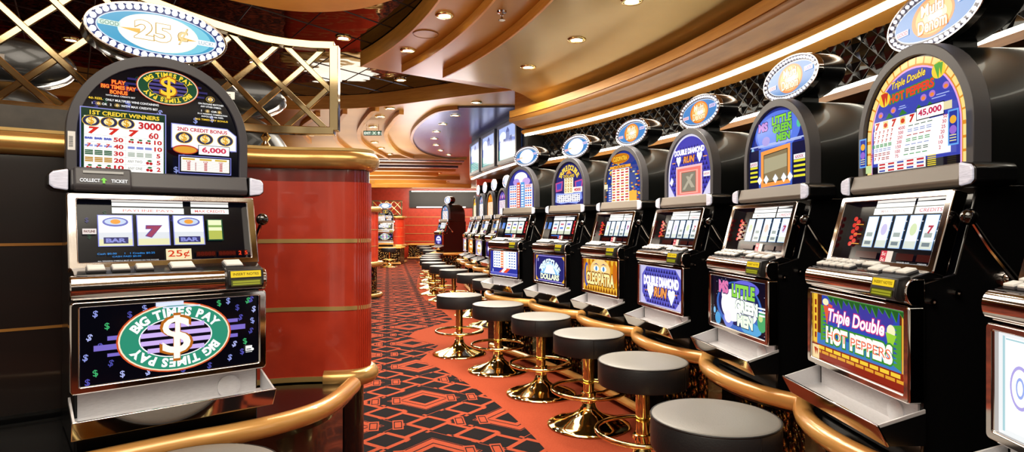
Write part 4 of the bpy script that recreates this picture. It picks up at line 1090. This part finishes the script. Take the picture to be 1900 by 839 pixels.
# lattice screen on top of the partition
lat = thing('lattice_screen', 'mirrored bronze lattice screen standing on the near island partition', 'lattice screen', (-1.2, 2.6, 1.65)); inv = Matrix.Translation(-Vector(lat.location))
lp = [(-.815, 2.80), (-.95, 2.785), (-1.12, 2.735), (-1.33, 2.60), (-1.49, 2.475), (-1.76, 2.26), (-2.63, 1.63), (-3.3, 1.05)]
LL = [0]
for a, b in zip(lp, lp[1:]): LL.append(LL[-1] + (Vector(b) - Vector(a)).length)
def lat_pt(u):
    for i in range(len(lp) - 1):
        if u <= LL[i + 1] or i == len(lp) - 2:
            t = (u - LL[i]) / (LL[i + 1] - LL[i]); return tuple(Vector(lp[i]).lerp(Vector(lp[i + 1]), t))
def lat_top(u): return 2.125 + (0.0 if u < .12 else .25 * min(1.0, ((u - .12) / 1.2)) ** 1.6) + max(0, u - 1.3) * .1
ZB = 1.735
def lbar(pts, w, d, name, label=None):
    """flat bar of section w x d along 3-D points lying in the screen's surface"""
    secs = []; Q = [Vector(p) for p in pts]
    for i, p in enumerate(Q):
        t = (Q[min(i + 1, len(Q) - 1)] - Q[max(i - 1, 0)]).normalized(); h = Vector((t.x, t.y, 0))
        nrm = Vector((h.y, -h.x, 0)).normalized() if h.length > 1e-3 else Vector((.1, -1, 0)).normalized()
        s_ = nrm.cross(t).normalized()
        secs.append([p + nrm * (a * d / 2) + s_ * (b * w / 2) for a, b in ((-1, -1), (1, -1), (1, 1), (-1, 1))])
    return obj(name, MB().loft(secs).xf(inv).mesh(name, 'lattice'), lat, .003)
UM = LL[-1]
us = [UM * k / 30 for k in range(31)]
lbar([lat_pt(u) + (ZB,) for u in us], .036, .05, 'bottom_rail')
lbar([lat_pt(u) + (lat_top(u),) for u in us], .036, .05, 'top_rail')
lbar([lat_pt(0) + (ZB,), lat_pt(0) + (lat_top(0),)], .04, .05, 'end_post')
for sgn in (1, -1):
    k = -6
    while k < 16:
        u0 = .03 + k * .205; pts = []
        for j in range(25):
            z = ZB + j * .03; u = u0 + sgn * (z - ZB) * 1.02 if sgn > 0 else u0 + .62 - (z - ZB) * 1.02
            if 0 <= u <= UM and z <= lat_top(u): pts.append(lat_pt(u) + (z,))
        if len(pts) >= 3: 
            if sgn < 0: pts = [(p[0] + .004, p[1] + .012, p[2]) for p in pts]
            lbar(pts, .025, .016, 'diagonal_bar')
        k += 1
for u in (.30, .8, 1.2):
    p = lat_pt(u); mb = MB().lathe([(.012, 1.652), (.022, 1.664), (.010, 1.68), (.024, 1.698), (.010, 1.716), (.014, 1.722)], 16, p); obj('crystal_peg', mb.xf(inv).mesh('crystal_peg', 'chrome'), lat)

# ------------------------------------------------------------------ far islands
def far_island(loc, w, dpt, label, name='island_partition', lattice=True):
    t = thing(name, label, 'partition', loc)
    def ol(o, r=.25): return [(x, y) for x, y in rrect(-w - o, -o, o, dpt + o, r)]
    for z0, z1 in ((.66, .93), (.94, 1.23), (1.24, 1.55)): obj('red_panel', MB().prism_z(ol(0), z0, z1).mesh('red_panel', 'red'), t)
    obj('gold_seam', MB().prism_z(ol(.004), .93, .94).mesh('gold_seam', 'goldband'), t); obj('gold_seam', MB().prism_z(ol(.004), 1.23, 1.24).mesh('gold_seam', 'goldband'), t)
    obj('capital', MB().tube([p + (1.60,) for p in ol(.02)], .05, 12, True).mesh('capital', 'capital', 60), t)
    obj('ledge', MB().prism_z(ol(.01), 1.55, 1.645).mesh('ledge', 'goldband'), t)
    obj('base_roll', MB().tube([p + (.61,) for p in ol(.04)], .05, 12, True).mesh('base_roll', 'capital', 60), t)
    obj('pedestal', MB().prism_z(ol(-.02), 0, .66).mesh('pedestal', 'mosaic'), t)
    obj('floor_roll', MB().tube([p + (.04,) for p in ol(.04)], .04, 10, True).mesh('floor_roll', 'capital', 60), t)
    return t
far_island((-2.46, 10.9, 0), 1.7, .55, 'red and gold island column just past the near island, along the aisle')
far_island((-3.82, 21.2, 0), 1.6, .8, 'distant red island wall behind the small slot machine')
def small_lattice(x0, x1, y, label):
    t = thing('lattice_screen', label, 'lattice screen', ((x0 + x1) / 2, y, 1.65)); hw = (x1 - x0) / 2
    obj('screen_frame', MB().frame([(-hw, 0), (hw, 0), (hw, .55), (-hw, .55)], [(-hw + .04, .04), (hw - .04, .04), (hw - .04, .51), (-hw + .04, .51)], -.02, .02).mesh('screen_frame', 'lattice'), t)
    k = -hw
    while k < hw:
        for sgn in (1, -1):
            a = (k, .02) if sgn > 0 else (k, .53); b = (min(hw, k + .5), .02 + (min(hw, k + .5) - k)) if sgn > 0 else (min(hw, k + .5), .53 - (min(hw, k + .5) - k))
            obj('diagonal_bar', MB().tube([(a[0], .006 * sgn, a[1]), (b[0], .006 * sgn, b[1])], .016, 4).mesh('diagonal_bar', 'lattice'), t)
        k += .25
    return t
small_lattice(-4.9, -3.85, 21.35, 'distant lattice screen above the small slot machine')
# counter below the distant machine and deck along the back wall
def deck(loc, w, d, label):
    t = thing('slot_counter', label, 'counter', loc)
    obj('counter_top', MB().box(-w / 2, w / 2, -d / 2, d / 2, .54, .60).mesh('counter_top', 'wood'), t, .02); obj('front_panel', MB().box(-w / 2 + .04, w / 2 - .04, -d / 2 + .05, d / 2, 0, .54).mesh('front_panel', 'mosaic'), t)
    obj('foot_rail', MB().tube([(-w / 2, -d / 2 + .01, .05), (w / 2, -d / 2 + .01, .05)], .035, 8).mesh('foot_rail', 'rail'), t); return t
deck((-4.35, 20.72, 0), 1.3, .9, 'distant counter under the small slot machine')
deck((-3.3, 24.3, 0), 1.6, .9, 'low black deck with wooden top along the back wall')
deck((-1.72, 16.35, 0), .9, 1.1, 'counter under the side-on slot machine')

# ------------------------------------------------------------------ room shell
mb = MB().add([(-14, -4, 0), (8, -4, 0), (8, 27, 0), (-14, 27, 0)], [(0, 1, 2, 3)], 0)
a1 = R1.line(-5, 4.6, .70, 40); tip = [(-.80, 6.62), (-1.05, 6.92), (-1.22, 7.15), (-1.2, 7.5), (-1.0, 7.95), (-.80, 8.37), (-1.12, 9.5), (-1.55, 10.8), (-2.0, 12.8), (-2.3, 14.8), (-2.5, 16.6), (-2.6, 18.0)]
edge = a1 + tip[0:12]
pts = [(p[0], p[1], .0015) for p in edge] + [(.5, 18.0, .0015), (.5, 9.0, .0015), (2.5, 7.0, .0015), (4.0, 2.0, .0015), (3.5, -3.0, .0015)]
mb.add(pts, [tuple(range(len(pts)))], 1)
struct('floor', mb.mesh('floor', ['carpet', 'carpet_plain'], smooth=0, recalc=False))
# right walls: row 1
struct('wall_right', R1.sweep([(-.88, 0), (-.88, 2.03), (-.98, 2.03), (-.98, 0)], -5, CE, 40).mesh('wall_right', 'blackm'))
def quilt(row, off, s0, s1, z0, z1, cell=.105):
    mb = MB(); n = int((s1 - s0) / cell); m = max(1, round((z1 - z0) / cell)); ch = (z1 - z0) / m; cw = (s1 - s0) / n
    for i in range(n + 1):
        for j in range(2 * m + 1):
            s = s0 + (i + (.5 if j % 2 else 0)) * cw; z = z0 + j * ch / 2
            if s > s1: continue
            def q(ds, dz, o):
                zz = min(max(z + dz, z0), z1); return row.pt(min(max(s + ds, s0), s1), o) + (zz,)
            e = .495
            L = [q(-cw * e, 0, off), q(0, -ch * e, off), q(cw * e, 0, off), q(0, ch * e, off)]
            c = q(0, 0, off + .014 + .004 * ((i * 7 + j * 3) % 3))
            o = len(mb.v); mb.v += L + [c]
            for a, b in ((0, 1), (1, 2), (2, 3), (3, 0)): mb.f.append((o + a, o + b, o + 4)); mb.m.append(0)
    row.sweep([(off, z0), (off, z1), (off - .05, z1), (off - .05, z0)], s0, s1, 30, mb, 1)
    return mb
struct('wall_right_quilted', quilt(R1, -.88, -3, CE, 2.03, 2.34).mesh('wall_right_quilted', ['quilt', 'blackm'], smooth=0, recalc=False))
struct('trim_1', R1.sweep([(-.70, 1.965), (-.70, 2.0), (-.88, 2.0), (-.88, 1.965)], -4, CE).mesh('trim_1', 'woodd'))
def led(row, off, z, s0, s1, label, w=.02, h=.02):
    c = row.pt((s0 + s1) / 2, off); o = obj('led_strip', row.sweep([(off, z), (off, z + h), (off - w, z + h), (off - w, z)], s0, s1).xf(Matrix.Translation((-c[0], -c[1], 0))).mesh('led_strip', 'led'), loc=c + (0,))
    return tag(o, label, 'light strip')
led(R1, -.70, 2.002, -4, CE - .02, 'white light strip on the shelf behind the front row signs')
led(R1, -.655, 2.303, -4, CE + .03, 'white light strip under the wooden cornice of the front row')

struct('trim_2', R1.sweep([(-.64, 2.328), (-.62, 2.35), (-.64, 2.37), (-.68, 2.38), (-.90, 2.38), (-.90, 2.325), (-.68, 2.322)], -4, CE + .05).mesh('trim_2', 'wood'))
struct('trim_3', R1.sweep([(-.62, 2.38), (-.56, 2.40), (-.50, 2.425), (-.445, 2.43), (-.435, 2.45), (-.435, 2.475), (-.95, 2.475), (-.95, 2.38)], -4, CE + .02).mesh('trim_3', 'woodd'))
struct('trim_4', R1.sweep([(-.425, 2.477), (-.425, 2.55), (-.95, 2.55), (-.95, 2.477)], -4, CE).mesh('trim_4', 'wood'))
struct('trim_5', R1.sweep([(-.53, 2.55), (-.53, 2.845), (-.95, 2.845), (-.95, 2.55)], -4, CE + .04).mesh('trim_5', 'wood'))
struct('wall_right_end', MB().prism_z([R1.pt(CE - .02, -.66), R1.pt(CE + .02, -.66), R1.pt(CE + .02, -2.0), R1.pt(CE - .02, -2.0)], 0, 2.9).mesh('wall_right_end', 'blackm'))
# ceiling of row 1: three stepped curved panels
E0, E1, E2 = 4.95, 4.62, 4.30
struct('ceiling_soffit_outer', R1.sweep([(1.17, 2.84), (1.17, 2.985), (-.97, 2.985), (-.97, 2.84)], -4.5, E0, 50).mesh('ceiling_soffit_outer', 'bronze'))
struct('ceiling_soffit_middle', R1.sweep([(.875, 2.77), (.875, 2.845), (-.97, 2.845), (-.97, 2.77)], -4.5, E1, 50).mesh('ceiling_soffit_middle', 'bronze'))
struct('ceiling_soffit_inner', R1.sweep([(.585, 2.70), (.585, 2.775), (-.97, 2.775), (-.97, 2.55), (-.52, 2.55), (-.42, 2.60), (-.30, 2.645), (-.15, 2.68), (.0, 2.70)], -4.5, E2, 50).mesh('ceiling_soffit_inner', 'bronze2', 60))
for n_, o_, z_, e_ in ((6, 1.175, 2.84, E0), (7, .88, 2.77, E1), (8, .59, 2.70, E2)):
    struct('trim_%d' % n_, R1.sweep([(o_ + .004, z_ - .004), (o_ + .004, z_ + (.142 if n_ == 6 else .068)), (o_ - .012, z_ + .068), (o_ - .012, z_ - .004)], -4.5, e_ + .003, 50).mesh('trim_%d' % n_, 'wood'))
# mirror ceiling and the other ceiling pieces
struct('ceiling_mirror', MB().box(-13, 4, -1.2, 8.2, 2.99, 3.05).mesh('ceiling_mirror', 'mirror'))
tl = []
for k in range(16):
    x = -8 + k * .6; tl.append([(x, 3.0), (x + 3.6, 8.0)]); tl.append([(x + 3.6, 3.0), (x, 8.0)])
mb = MB()
for a, b in tl: mb.tube([a + (2.99,), b + (2.99,)], .006, 4)
struct('trim_9', mb.mesh('trim_9', 'blackm'))
near = catmull([(-.35, 3.6), (-.55, 4.0), (-.82, 4.22), (-1.15, 4.42), (-1.55, 4.46), (-1.9, 4.28), (-2.4, 3.8), (-3.2, 2.6), (-3.9, .5), (-4, -1.2)], 5)
struct('ceiling_near', MB().prism_z(near + [(.6, -1.2), (.2, 1.6), (0, 3.0)], 2.87, 2.98).mesh('ceiling_near', 'wood'))
ringp = catmull([(-9.0, 3.5), (-6.5, 6.2), (-4.4, 7.5), (-3.2, 7.85), (-2.4, 7.88), (-1.71, 7.73), (-.97, 7.32), (-.3, 6.94), (.7, 6.45), (1.8, 5.9)], 5)
struct('ceiling_ring', MB().prism_z(ringp + [(3.5, 7), (3.5, 13.4), (-12, 13.4), (-12, 3.5)], 2.82, 2.985).mesh('ceiling_ring', 'bronze'))
struct('trim_10', ribbon(ringp, .006, -.03, 2.812, 2.985).mesh('trim_10', 'wood'))
struct('ceiling_far', MB().box(-12, 3.5, 13.4, 27, 2.83, 2.9).mesh('ceiling_far', 'bronze'))
def arcpath(px, z=2.81): return catmull([P(x, y, z) for x, y in px], 6)
arc3 = arcpath([(850, 198), (810, 204), (778, 226), (765, 245), (766, 262), (780, 278), (808, 288), (840, 293)])
q = R2.line(4.0, -1.2, -.5, 20)
struct('ceiling_blue', MB().prism_z(arc3 + q, 2.795, 2.818).mesh('ceiling_blue', 'bluegrey'))
for i, px in enumerate(([(700, 200), (688, 206), (666, 240), (677, 266), (724, 293)], [(745, 206), (731, 219), (716, 249), (737, 279), (772, 293)], [(640, 205), (622, 235), (628, 262), (668, 290)], [(590, 210), (560, 235), (575, 262)])):
    struct('trim_%d' % (11 + i), ribbon(arcpath(px), -.03, .03, 2.765, 2.82).mesh('trim_arc', 'wood'))
struct('trim_15', ribbon(arc3, -.02, .02, 2.77, 2.82).mesh('trim_15', 'woodd'))
for i, (d, x0, x1, hh, mt) in enumerate(((13.45, -7, -1.0, .06, 'woodd'), (14.0, -7, -1.1, .05, 'bluegrey'), (14.6, -7, -1.2, .06, 'woodd'), (15.3, -7, -1.35, .07, 'bluegrey'), (16.2, -7, -1.5, .08, 'wood'), (17.4, -5.0, -2.1, .10, 'wood'), (18.8, -8, -1.6, .10, 'woodd'), (20.4, -4.6, -2.2, .12, 'wood'), (22.4, -8, -1.5, .12, 'wood'))):
    c = .5 * (x0 + x1); w = (x1 - x0) / 2
    arc = [(c - w + 2 * w * k / 16, d - .35 * (1 - (k / 8 - 1) ** 2)) for k in range(17)]
    struct('trim_%d' % (16 + i), ribbon(arc, .0, -.28, 2.83 - hh, 2.835).mesh('trim_beam', mt))
# row 2 walls, drum with televisions
struct('wall_far_right', R2.sweep([(-.70, 0), (-.70, 2.16), (-.80, 2.16), (-.80, 0)], -1.1, 5.2, 30).mesh('wall_far_right', 'blackm'))
struct('wall_far_quilted', quilt(R2, -.70, -1.1, 5.2, 1.5, 2.16).mesh('wall_far_quilted', ['quilt', 'blackm'], smooth=0, recalc=False))
struct('wall_television_drum', R2.sweep([(.0, 2.18), (.0, 2.80), (-.8, 2.80), (-.8, 2.18)], -1.2, 2.4, 30).mesh('wall_television_drum', 'blackm'))
struct('trim_26', R2.sweep([(.02, 2.15), (.03, 2.19), (-.8, 2.19), (-.8, 2.15)], -1.2, 2.45, 30).mesh('trim_26', 'woodd'))
led(R2, .01, 2.132, -1.1, 2.42, 'curved white light strip under the televisions', w=.03)
def tv_art():
    a = Art(); a.rect(-.37, -.225, .37, .225, '#6f88d8', .95); a.rect(-.37, .05, .37, .225, '#a8baf4', 1.0); a.ell(-.2, .1, .15, .07, '#e4ecff', 1.1)
    a.rects([(-.05, -.08, .09, .16), (.11, -.08, .20, .08), (-.17, -.08, -.07, .06)], '#56629c'); a.polys([[(-.05, .16), (.02, .215), (.09, .16)]], '#4a5690')
    a.rects([(-.03 + .03 * k, -.06, -.018 + .03 * k, .14) for k in range(4)], '#a8b4e0'); a.rect(-.37, -.225, .37, -.075, '#5aa8a8', .95)
    a.rects([(-.34, -.20 + k * .028, .34, -.19 + k * .028) for k in range(4)], '#b8e4dc', 1.0); a.rects([(-.3 + k * .1, -.20, -.29 + k * .1, -.09) for k in range(7)], '#3a7a8c'); return a
for s, lb in ((-.26, 'wall television next to the end of the front row cornice'), (.72, 'middle wall television above the far row'), (1.70, 'last wall television, narrowest, at the curve above the far row')):
    x, y = R2.pt(s, .03); t = thing('television', lb, 'television', (x, y, 2.445), R2.th(s) - pi / 2, 'televisions on the curved drum')
    obj('bezel', MB().frame(rrect(-.42, -.275, .42, .275, .01), rrect(-.37, -.225, .37, .225, .004), -.05, .02).mesh('bezel', 'plastic'), t, .004); obj('screen', art_me('tv', tv_art), t, loc=(0, -.035, 0))
# back and left walls
struct('wall_back', MB().box(-12, 4, 25.0, 25.2, 0, 2.9).mesh('wall_back', 'red'))
mb = MB()
for z in (.66, .98, 1.32, 1.66): mb.box(-12, -1.5, 24.98, 25.0, z, z + .02)
struct('trim_27', mb.mesh('trim_27', 'goldband'))
struct('wall_back_band', MB().box(-4.2, -1.2, 24.9, 25.0, 2.05, 2.75).mesh('wall_back_band', 'blackm'))
o = obj('led_strip', MB().box(-1.5, 1.5, -.02, 0, -.015, .015).mesh('led_strip', 'led'), loc=(-2.6, 24.9, 2.72)); tag(o, 'distant white light strip over the black band on the back wall', 'light strip')
o = obj('led_strip', MB().box(-1.0, 1.0, -.02, 0, -.012, .012).mesh('led_strip', 'led'), loc=(-2.9, 24.9, 2.07)); tag(o, 'distant white light strip below the black band on the back wall', 'light strip')
struct('wall_far_end', MB().prism_z([R2.pt(5.3, -.4), R2.pt(5.45, -.4), (1.0, 25.0), (1.2, 25.0), R2.pt(5.45, -2), R2.pt(5.3, -2)], 0, 2.83).mesh('wall_far_end', 'red'))
struct('wall_left', MB().box(-12.1, -12, 2, 25, 0, 2.9).mesh('wall_left', 'redd'))
# ------------------------------------------------------------------ ceiling fittings
def downlight(px, py, z, label, power=0, r=.058, name='ceiling_light'):
    x, y = P(px, py, z); t = thing(name, label, 'ceiling light', (x, y, z), group='recessed ceiling downlights')
    obj('trim_ring', cached('dlr', lambda: MB().loft([[(a * cos(2 * pi * k / 28), a * sin(2 * pi * k / 28), b) for k in range(28)] for a, b in ((.070, .004), (.070, -.006), (.062, -.012), (.046, -.010), (.044, .004))], caps=False).mesh('trim_ring', 'brass', 60)), t)
    obj('lamp', cached('dll', lambda: MB().lathe([(.001, -.004), (.040, -.004), (.044, .003), (.001, .003)], 24).mesh('lamp', 'lens')), t)
    if power:
        li = bpy.data.lights.new('downlight_spot', 'SPOT'); li.energy = power; li.spot_size = R(125); li.spot_blend = .8; li.shadow_soft_size = .06; li.color = (1, .91, .76)
        lo = bpy.data.objects.new('downlight_spot', li); COL.objects.link(lo); lo.location = (x, y, z - .03)
    return t
PW = 75
downlight(825, 28, 2.84, 'downlight in the outer curved soffit, above the round speaker', PW)
downlight(757, 93, 2.84, 'downlight in the outer curved soffit, below the round speaker', PW)
downlight(1070, 73, 2.70, 'downlight in the pale inner soffit, nearest the cornice', PW)
downlight(980, 124, 2.70, 'downlight in the pale inner soffit, at its far end', PW)
downlight(1172, 1, 2.70, 'downlight in the pale inner soffit, cut by the top frame edge', PW)
downlight(637, 70, 2.985, 'downlight in the mirror ceiling right over the lattice end post', PW)
downlight(743, 148, 2.985, 'downlight in the mirror ceiling beside the soffit tip', PW)
downlight(132, 74, 2.985, 'downlight in the mirror ceiling behind the island machine sign', PW)
downlight(472, 115, 2.985, 'downlight in the mirror ceiling seen through the lattice', PW)
downlight(723, 201, 2.815, 'downlight in the bronze ring ceiling above the exit sign', PW)
downlight(884, 190, 2.815, 'downlight in the bronze ring ceiling above the televisions', PW)
downlight(705, 216, 2.815, 'downlight in the bronze ring ceiling, just above the exit sign top', 0)
downlight(692, 235, 2.815, 'downlight touching the top of the exit sign', 0)
for i, (px, py) in enumerate(((845, 214), (822, 230), (810, 244), (806, 257), (810, 269), (818, 279), (833, 287))):
    downlight(px, py, 2.795, '%s downlight of the curved line in the blue-grey ceiling, counted from the televisions' % ('first second third fourth fifth sixth seventh'.split()[i]), PW if i in (0, 3, 6) else 0)
for i, (px, py) in enumerate(((695, 264), (707, 275), (723, 286))):
    downlight(px, py, 2.815, '%s downlight below the exit sign along the bronze arc' % ('first second third'.split()[i]), PW if i == 1 else 0)
for i, (px, py) in enumerate(((585, 215), (600, 238), (578, 250))):
    downlight(px, py, 2.815, '%s bronze ceiling downlight seen through the lattice' % ('upper middle lower'.split()[i]), 0)
for i, (px, py) in enumerate(((745, 317), (815, 321), (773, 334), (830, 337), (800, 343))):
    downlight(px, py, 2.825, '%s downlight among the far ceiling beams, counted from the camera' % ('first second third fourth fifth'.split()[i]), 90 if i in (0, 3) else 0)
x, y = P(790, 63, 2.84); t = thing('ceiling_speaker', 'flat round speaker grille in the outer curved soffit between two downlights', 'speaker', (x, y, 2.84))
obj('grille', MB().lathe([(.001, -.004), (.10, -.004), (.10, .002), (.001, .002)], 36).mesh('grille', 'bronze'), t); obj('rim', MB().tube([(.10 * cos(2 * pi * k / 36), .10 * sin(2 * pi * k / 36), -.003) for k in range(36)], .004, 6, True).mesh('rim', 'woodd'), t)
for px, py, z, lb in ((931, 27, 2.77, 'chrome sprinkler head under the middle soffit step'),):
    x, y = P(px, py - 6, z); t = thing('sprinkler_head', lb, 'sprinkler', (x, y, z))
    obj('flange', MB().lathe([(.001, .0), (.035, .0), (.030, -.012), (.012, -.016), (.012, -.03), (.001, -.03)], 20).mesh('flange', 'chrome'), t)
    obj('deflector', MB().lathe([(.004, -.03), (.010, -.05), (.004, -.055), (.024, -.058), (.024, -.062), (.001, -.062)], 16).mesh('deflector', 'chrome'), t)
# exit sign
ex, ey = P(691, 247, 2.68); t = thing('exit_sign', 'small green exit sign hanging from the bronze ceiling over the aisle', 'exit sign', (ex, ey, 2.68))
obj('sign_box', MB().box(-.135, .135, 0, .03, -.035, .035).mesh('sign_box', 'blackm'), t, .003)
a = Art(); a.rect(-.13, -.032, .13, .032, '#2c5a48', .8); a.tx('EXIT', -.072, 0, .036, '#f0f6e8', w=.095, bold=.02); a.rect(-.008, -.026, .060, .026, '#3c6a50'); a.polys([[(.002, -.022), (.012, -.022), (.052, .022), (.042, .022)], [(.042, -.022), (.052, -.022), (.012, .022), (.002, .022)]], '#e8f4e0'); a.polys([[(.090, -.024), (.102, -.024), (.102, .002), (.090, .002)], [(.074, 0), (.118, 0), (.096, .026)]], '#e8f4e0')
obj('sign_face', a.mesh('sign_face'), t, loc=(0, -.002, 0)); 
for sx in (-.09, .09): obj('hanger', MB().tube([(sx, .015, .035), (sx, .015, .135)], .004, 6).mesh('hanger', 'chrome'), t)

# ------------------------------------------------------------------ camera, light, world
cam = bpy.data.cameras.new('camera'); co = bpy.data.objects.new('camera', cam); COL.objects.link(co)
co.location = (0, 0, CAMZ); co.rotation_euler = (R(90), 0, 0); cam.sensor_width = 36; cam.lens = 36 * F / 1900; cam.clip_start = .05; cam.clip_end = 200
SC.camera = co
def area(loc, rot, sx, sy, e, col=(1, .9, .75)):
    li = bpy.data.lights.new('added_fill', 'AREA'); li.shape = 'RECTANGLE'; li.size = sx; li.size_y = sy; li.energy = e; li.color = col
    o = bpy.data.objects.new('added_fill', li); COL.objects.link(o); o.location = loc; o.rotation_euler = rot; return o
WC = (1, .91, .76)
area((-.2, 4.6, 2.62), (0, 0, 0), 1.0, 3.2, 80, WC)  # added downward fill lights along the aisle, no fittings there
area((-1.9, 10.5, 2.7), (0, 0, 0), 1.6, 5, 150, WC)
area((-3.0, 18.0, 2.62), (0, 0, 0), 2.5, 7, 300, WC)
area((-.2, .6, 2.7), (0, 0, 0), 2.2, 2.0, 80, WC)
# added unseen fill lights, most facing up at the ceiling; no coves stand here
area((-1.75, 3.0, 1.80), (pi, 0, R(35)), 1.6, .4, 25, WC)
area((-3.3, 11.9, 1.72), (pi, 0, 0), 1.2, 1.6, 18, WC)
area((-3.0, 23.2, 2.6), (R(40), 0, 0), 3, .6, 60, WC)
area((-4.4, 19.0, 1.9), (pi, 0, 0), 3, 6, 150, WC)
for q_ in (0, 1.6, 3.2):
    x, y = R2.pt(q_, .9); area((x, y, 2.1), (pi, 0, 0), .8, 1.4, 14, (.75, .8, 1))  # added bluish fill aimed up at the far row ceiling, no lamps there
w = bpy.data.worlds.new('casino_world'); SC.world = w; w.use_nodes = True; nt = w.node_tree; bg = nt.nodes['Background']
tc = nt.nodes.new('ShaderNodeTexCoord'); vo = nt.nodes.new('ShaderNodeTexNoise'); vo.inputs['Scale'].default_value = 5; vo.inputs['Detail'].default_value = 3
nt.links.new(tc.outputs['Generated'], vo.inputs['Vector']); rp_ = nt.nodes.new('ShaderNodeValToRGB'); e = rp_.color_ramp.elements
e[0].position = .40; e[0].color = (.10, .055, .03, 1); e[1].position = .62; e[1].color = (.9, .80, .64, 1)
nt.links.new(vo.outputs['Fac'], rp_.inputs['Fac']); nt.links.new(rp_.outputs['Color'], bg.inputs['Color']); bg.inputs['Strength'].default_value = 1.0
SC.view_settings.view_transform = 'Standard'; SC.view_settings.look = 'None'; SC.view_settings.exposure = 0.35
SC.cycles.max_bounces = 8; SC.cycles.use_denoising = True; SC.cycles.sample_clamp_indirect = 6
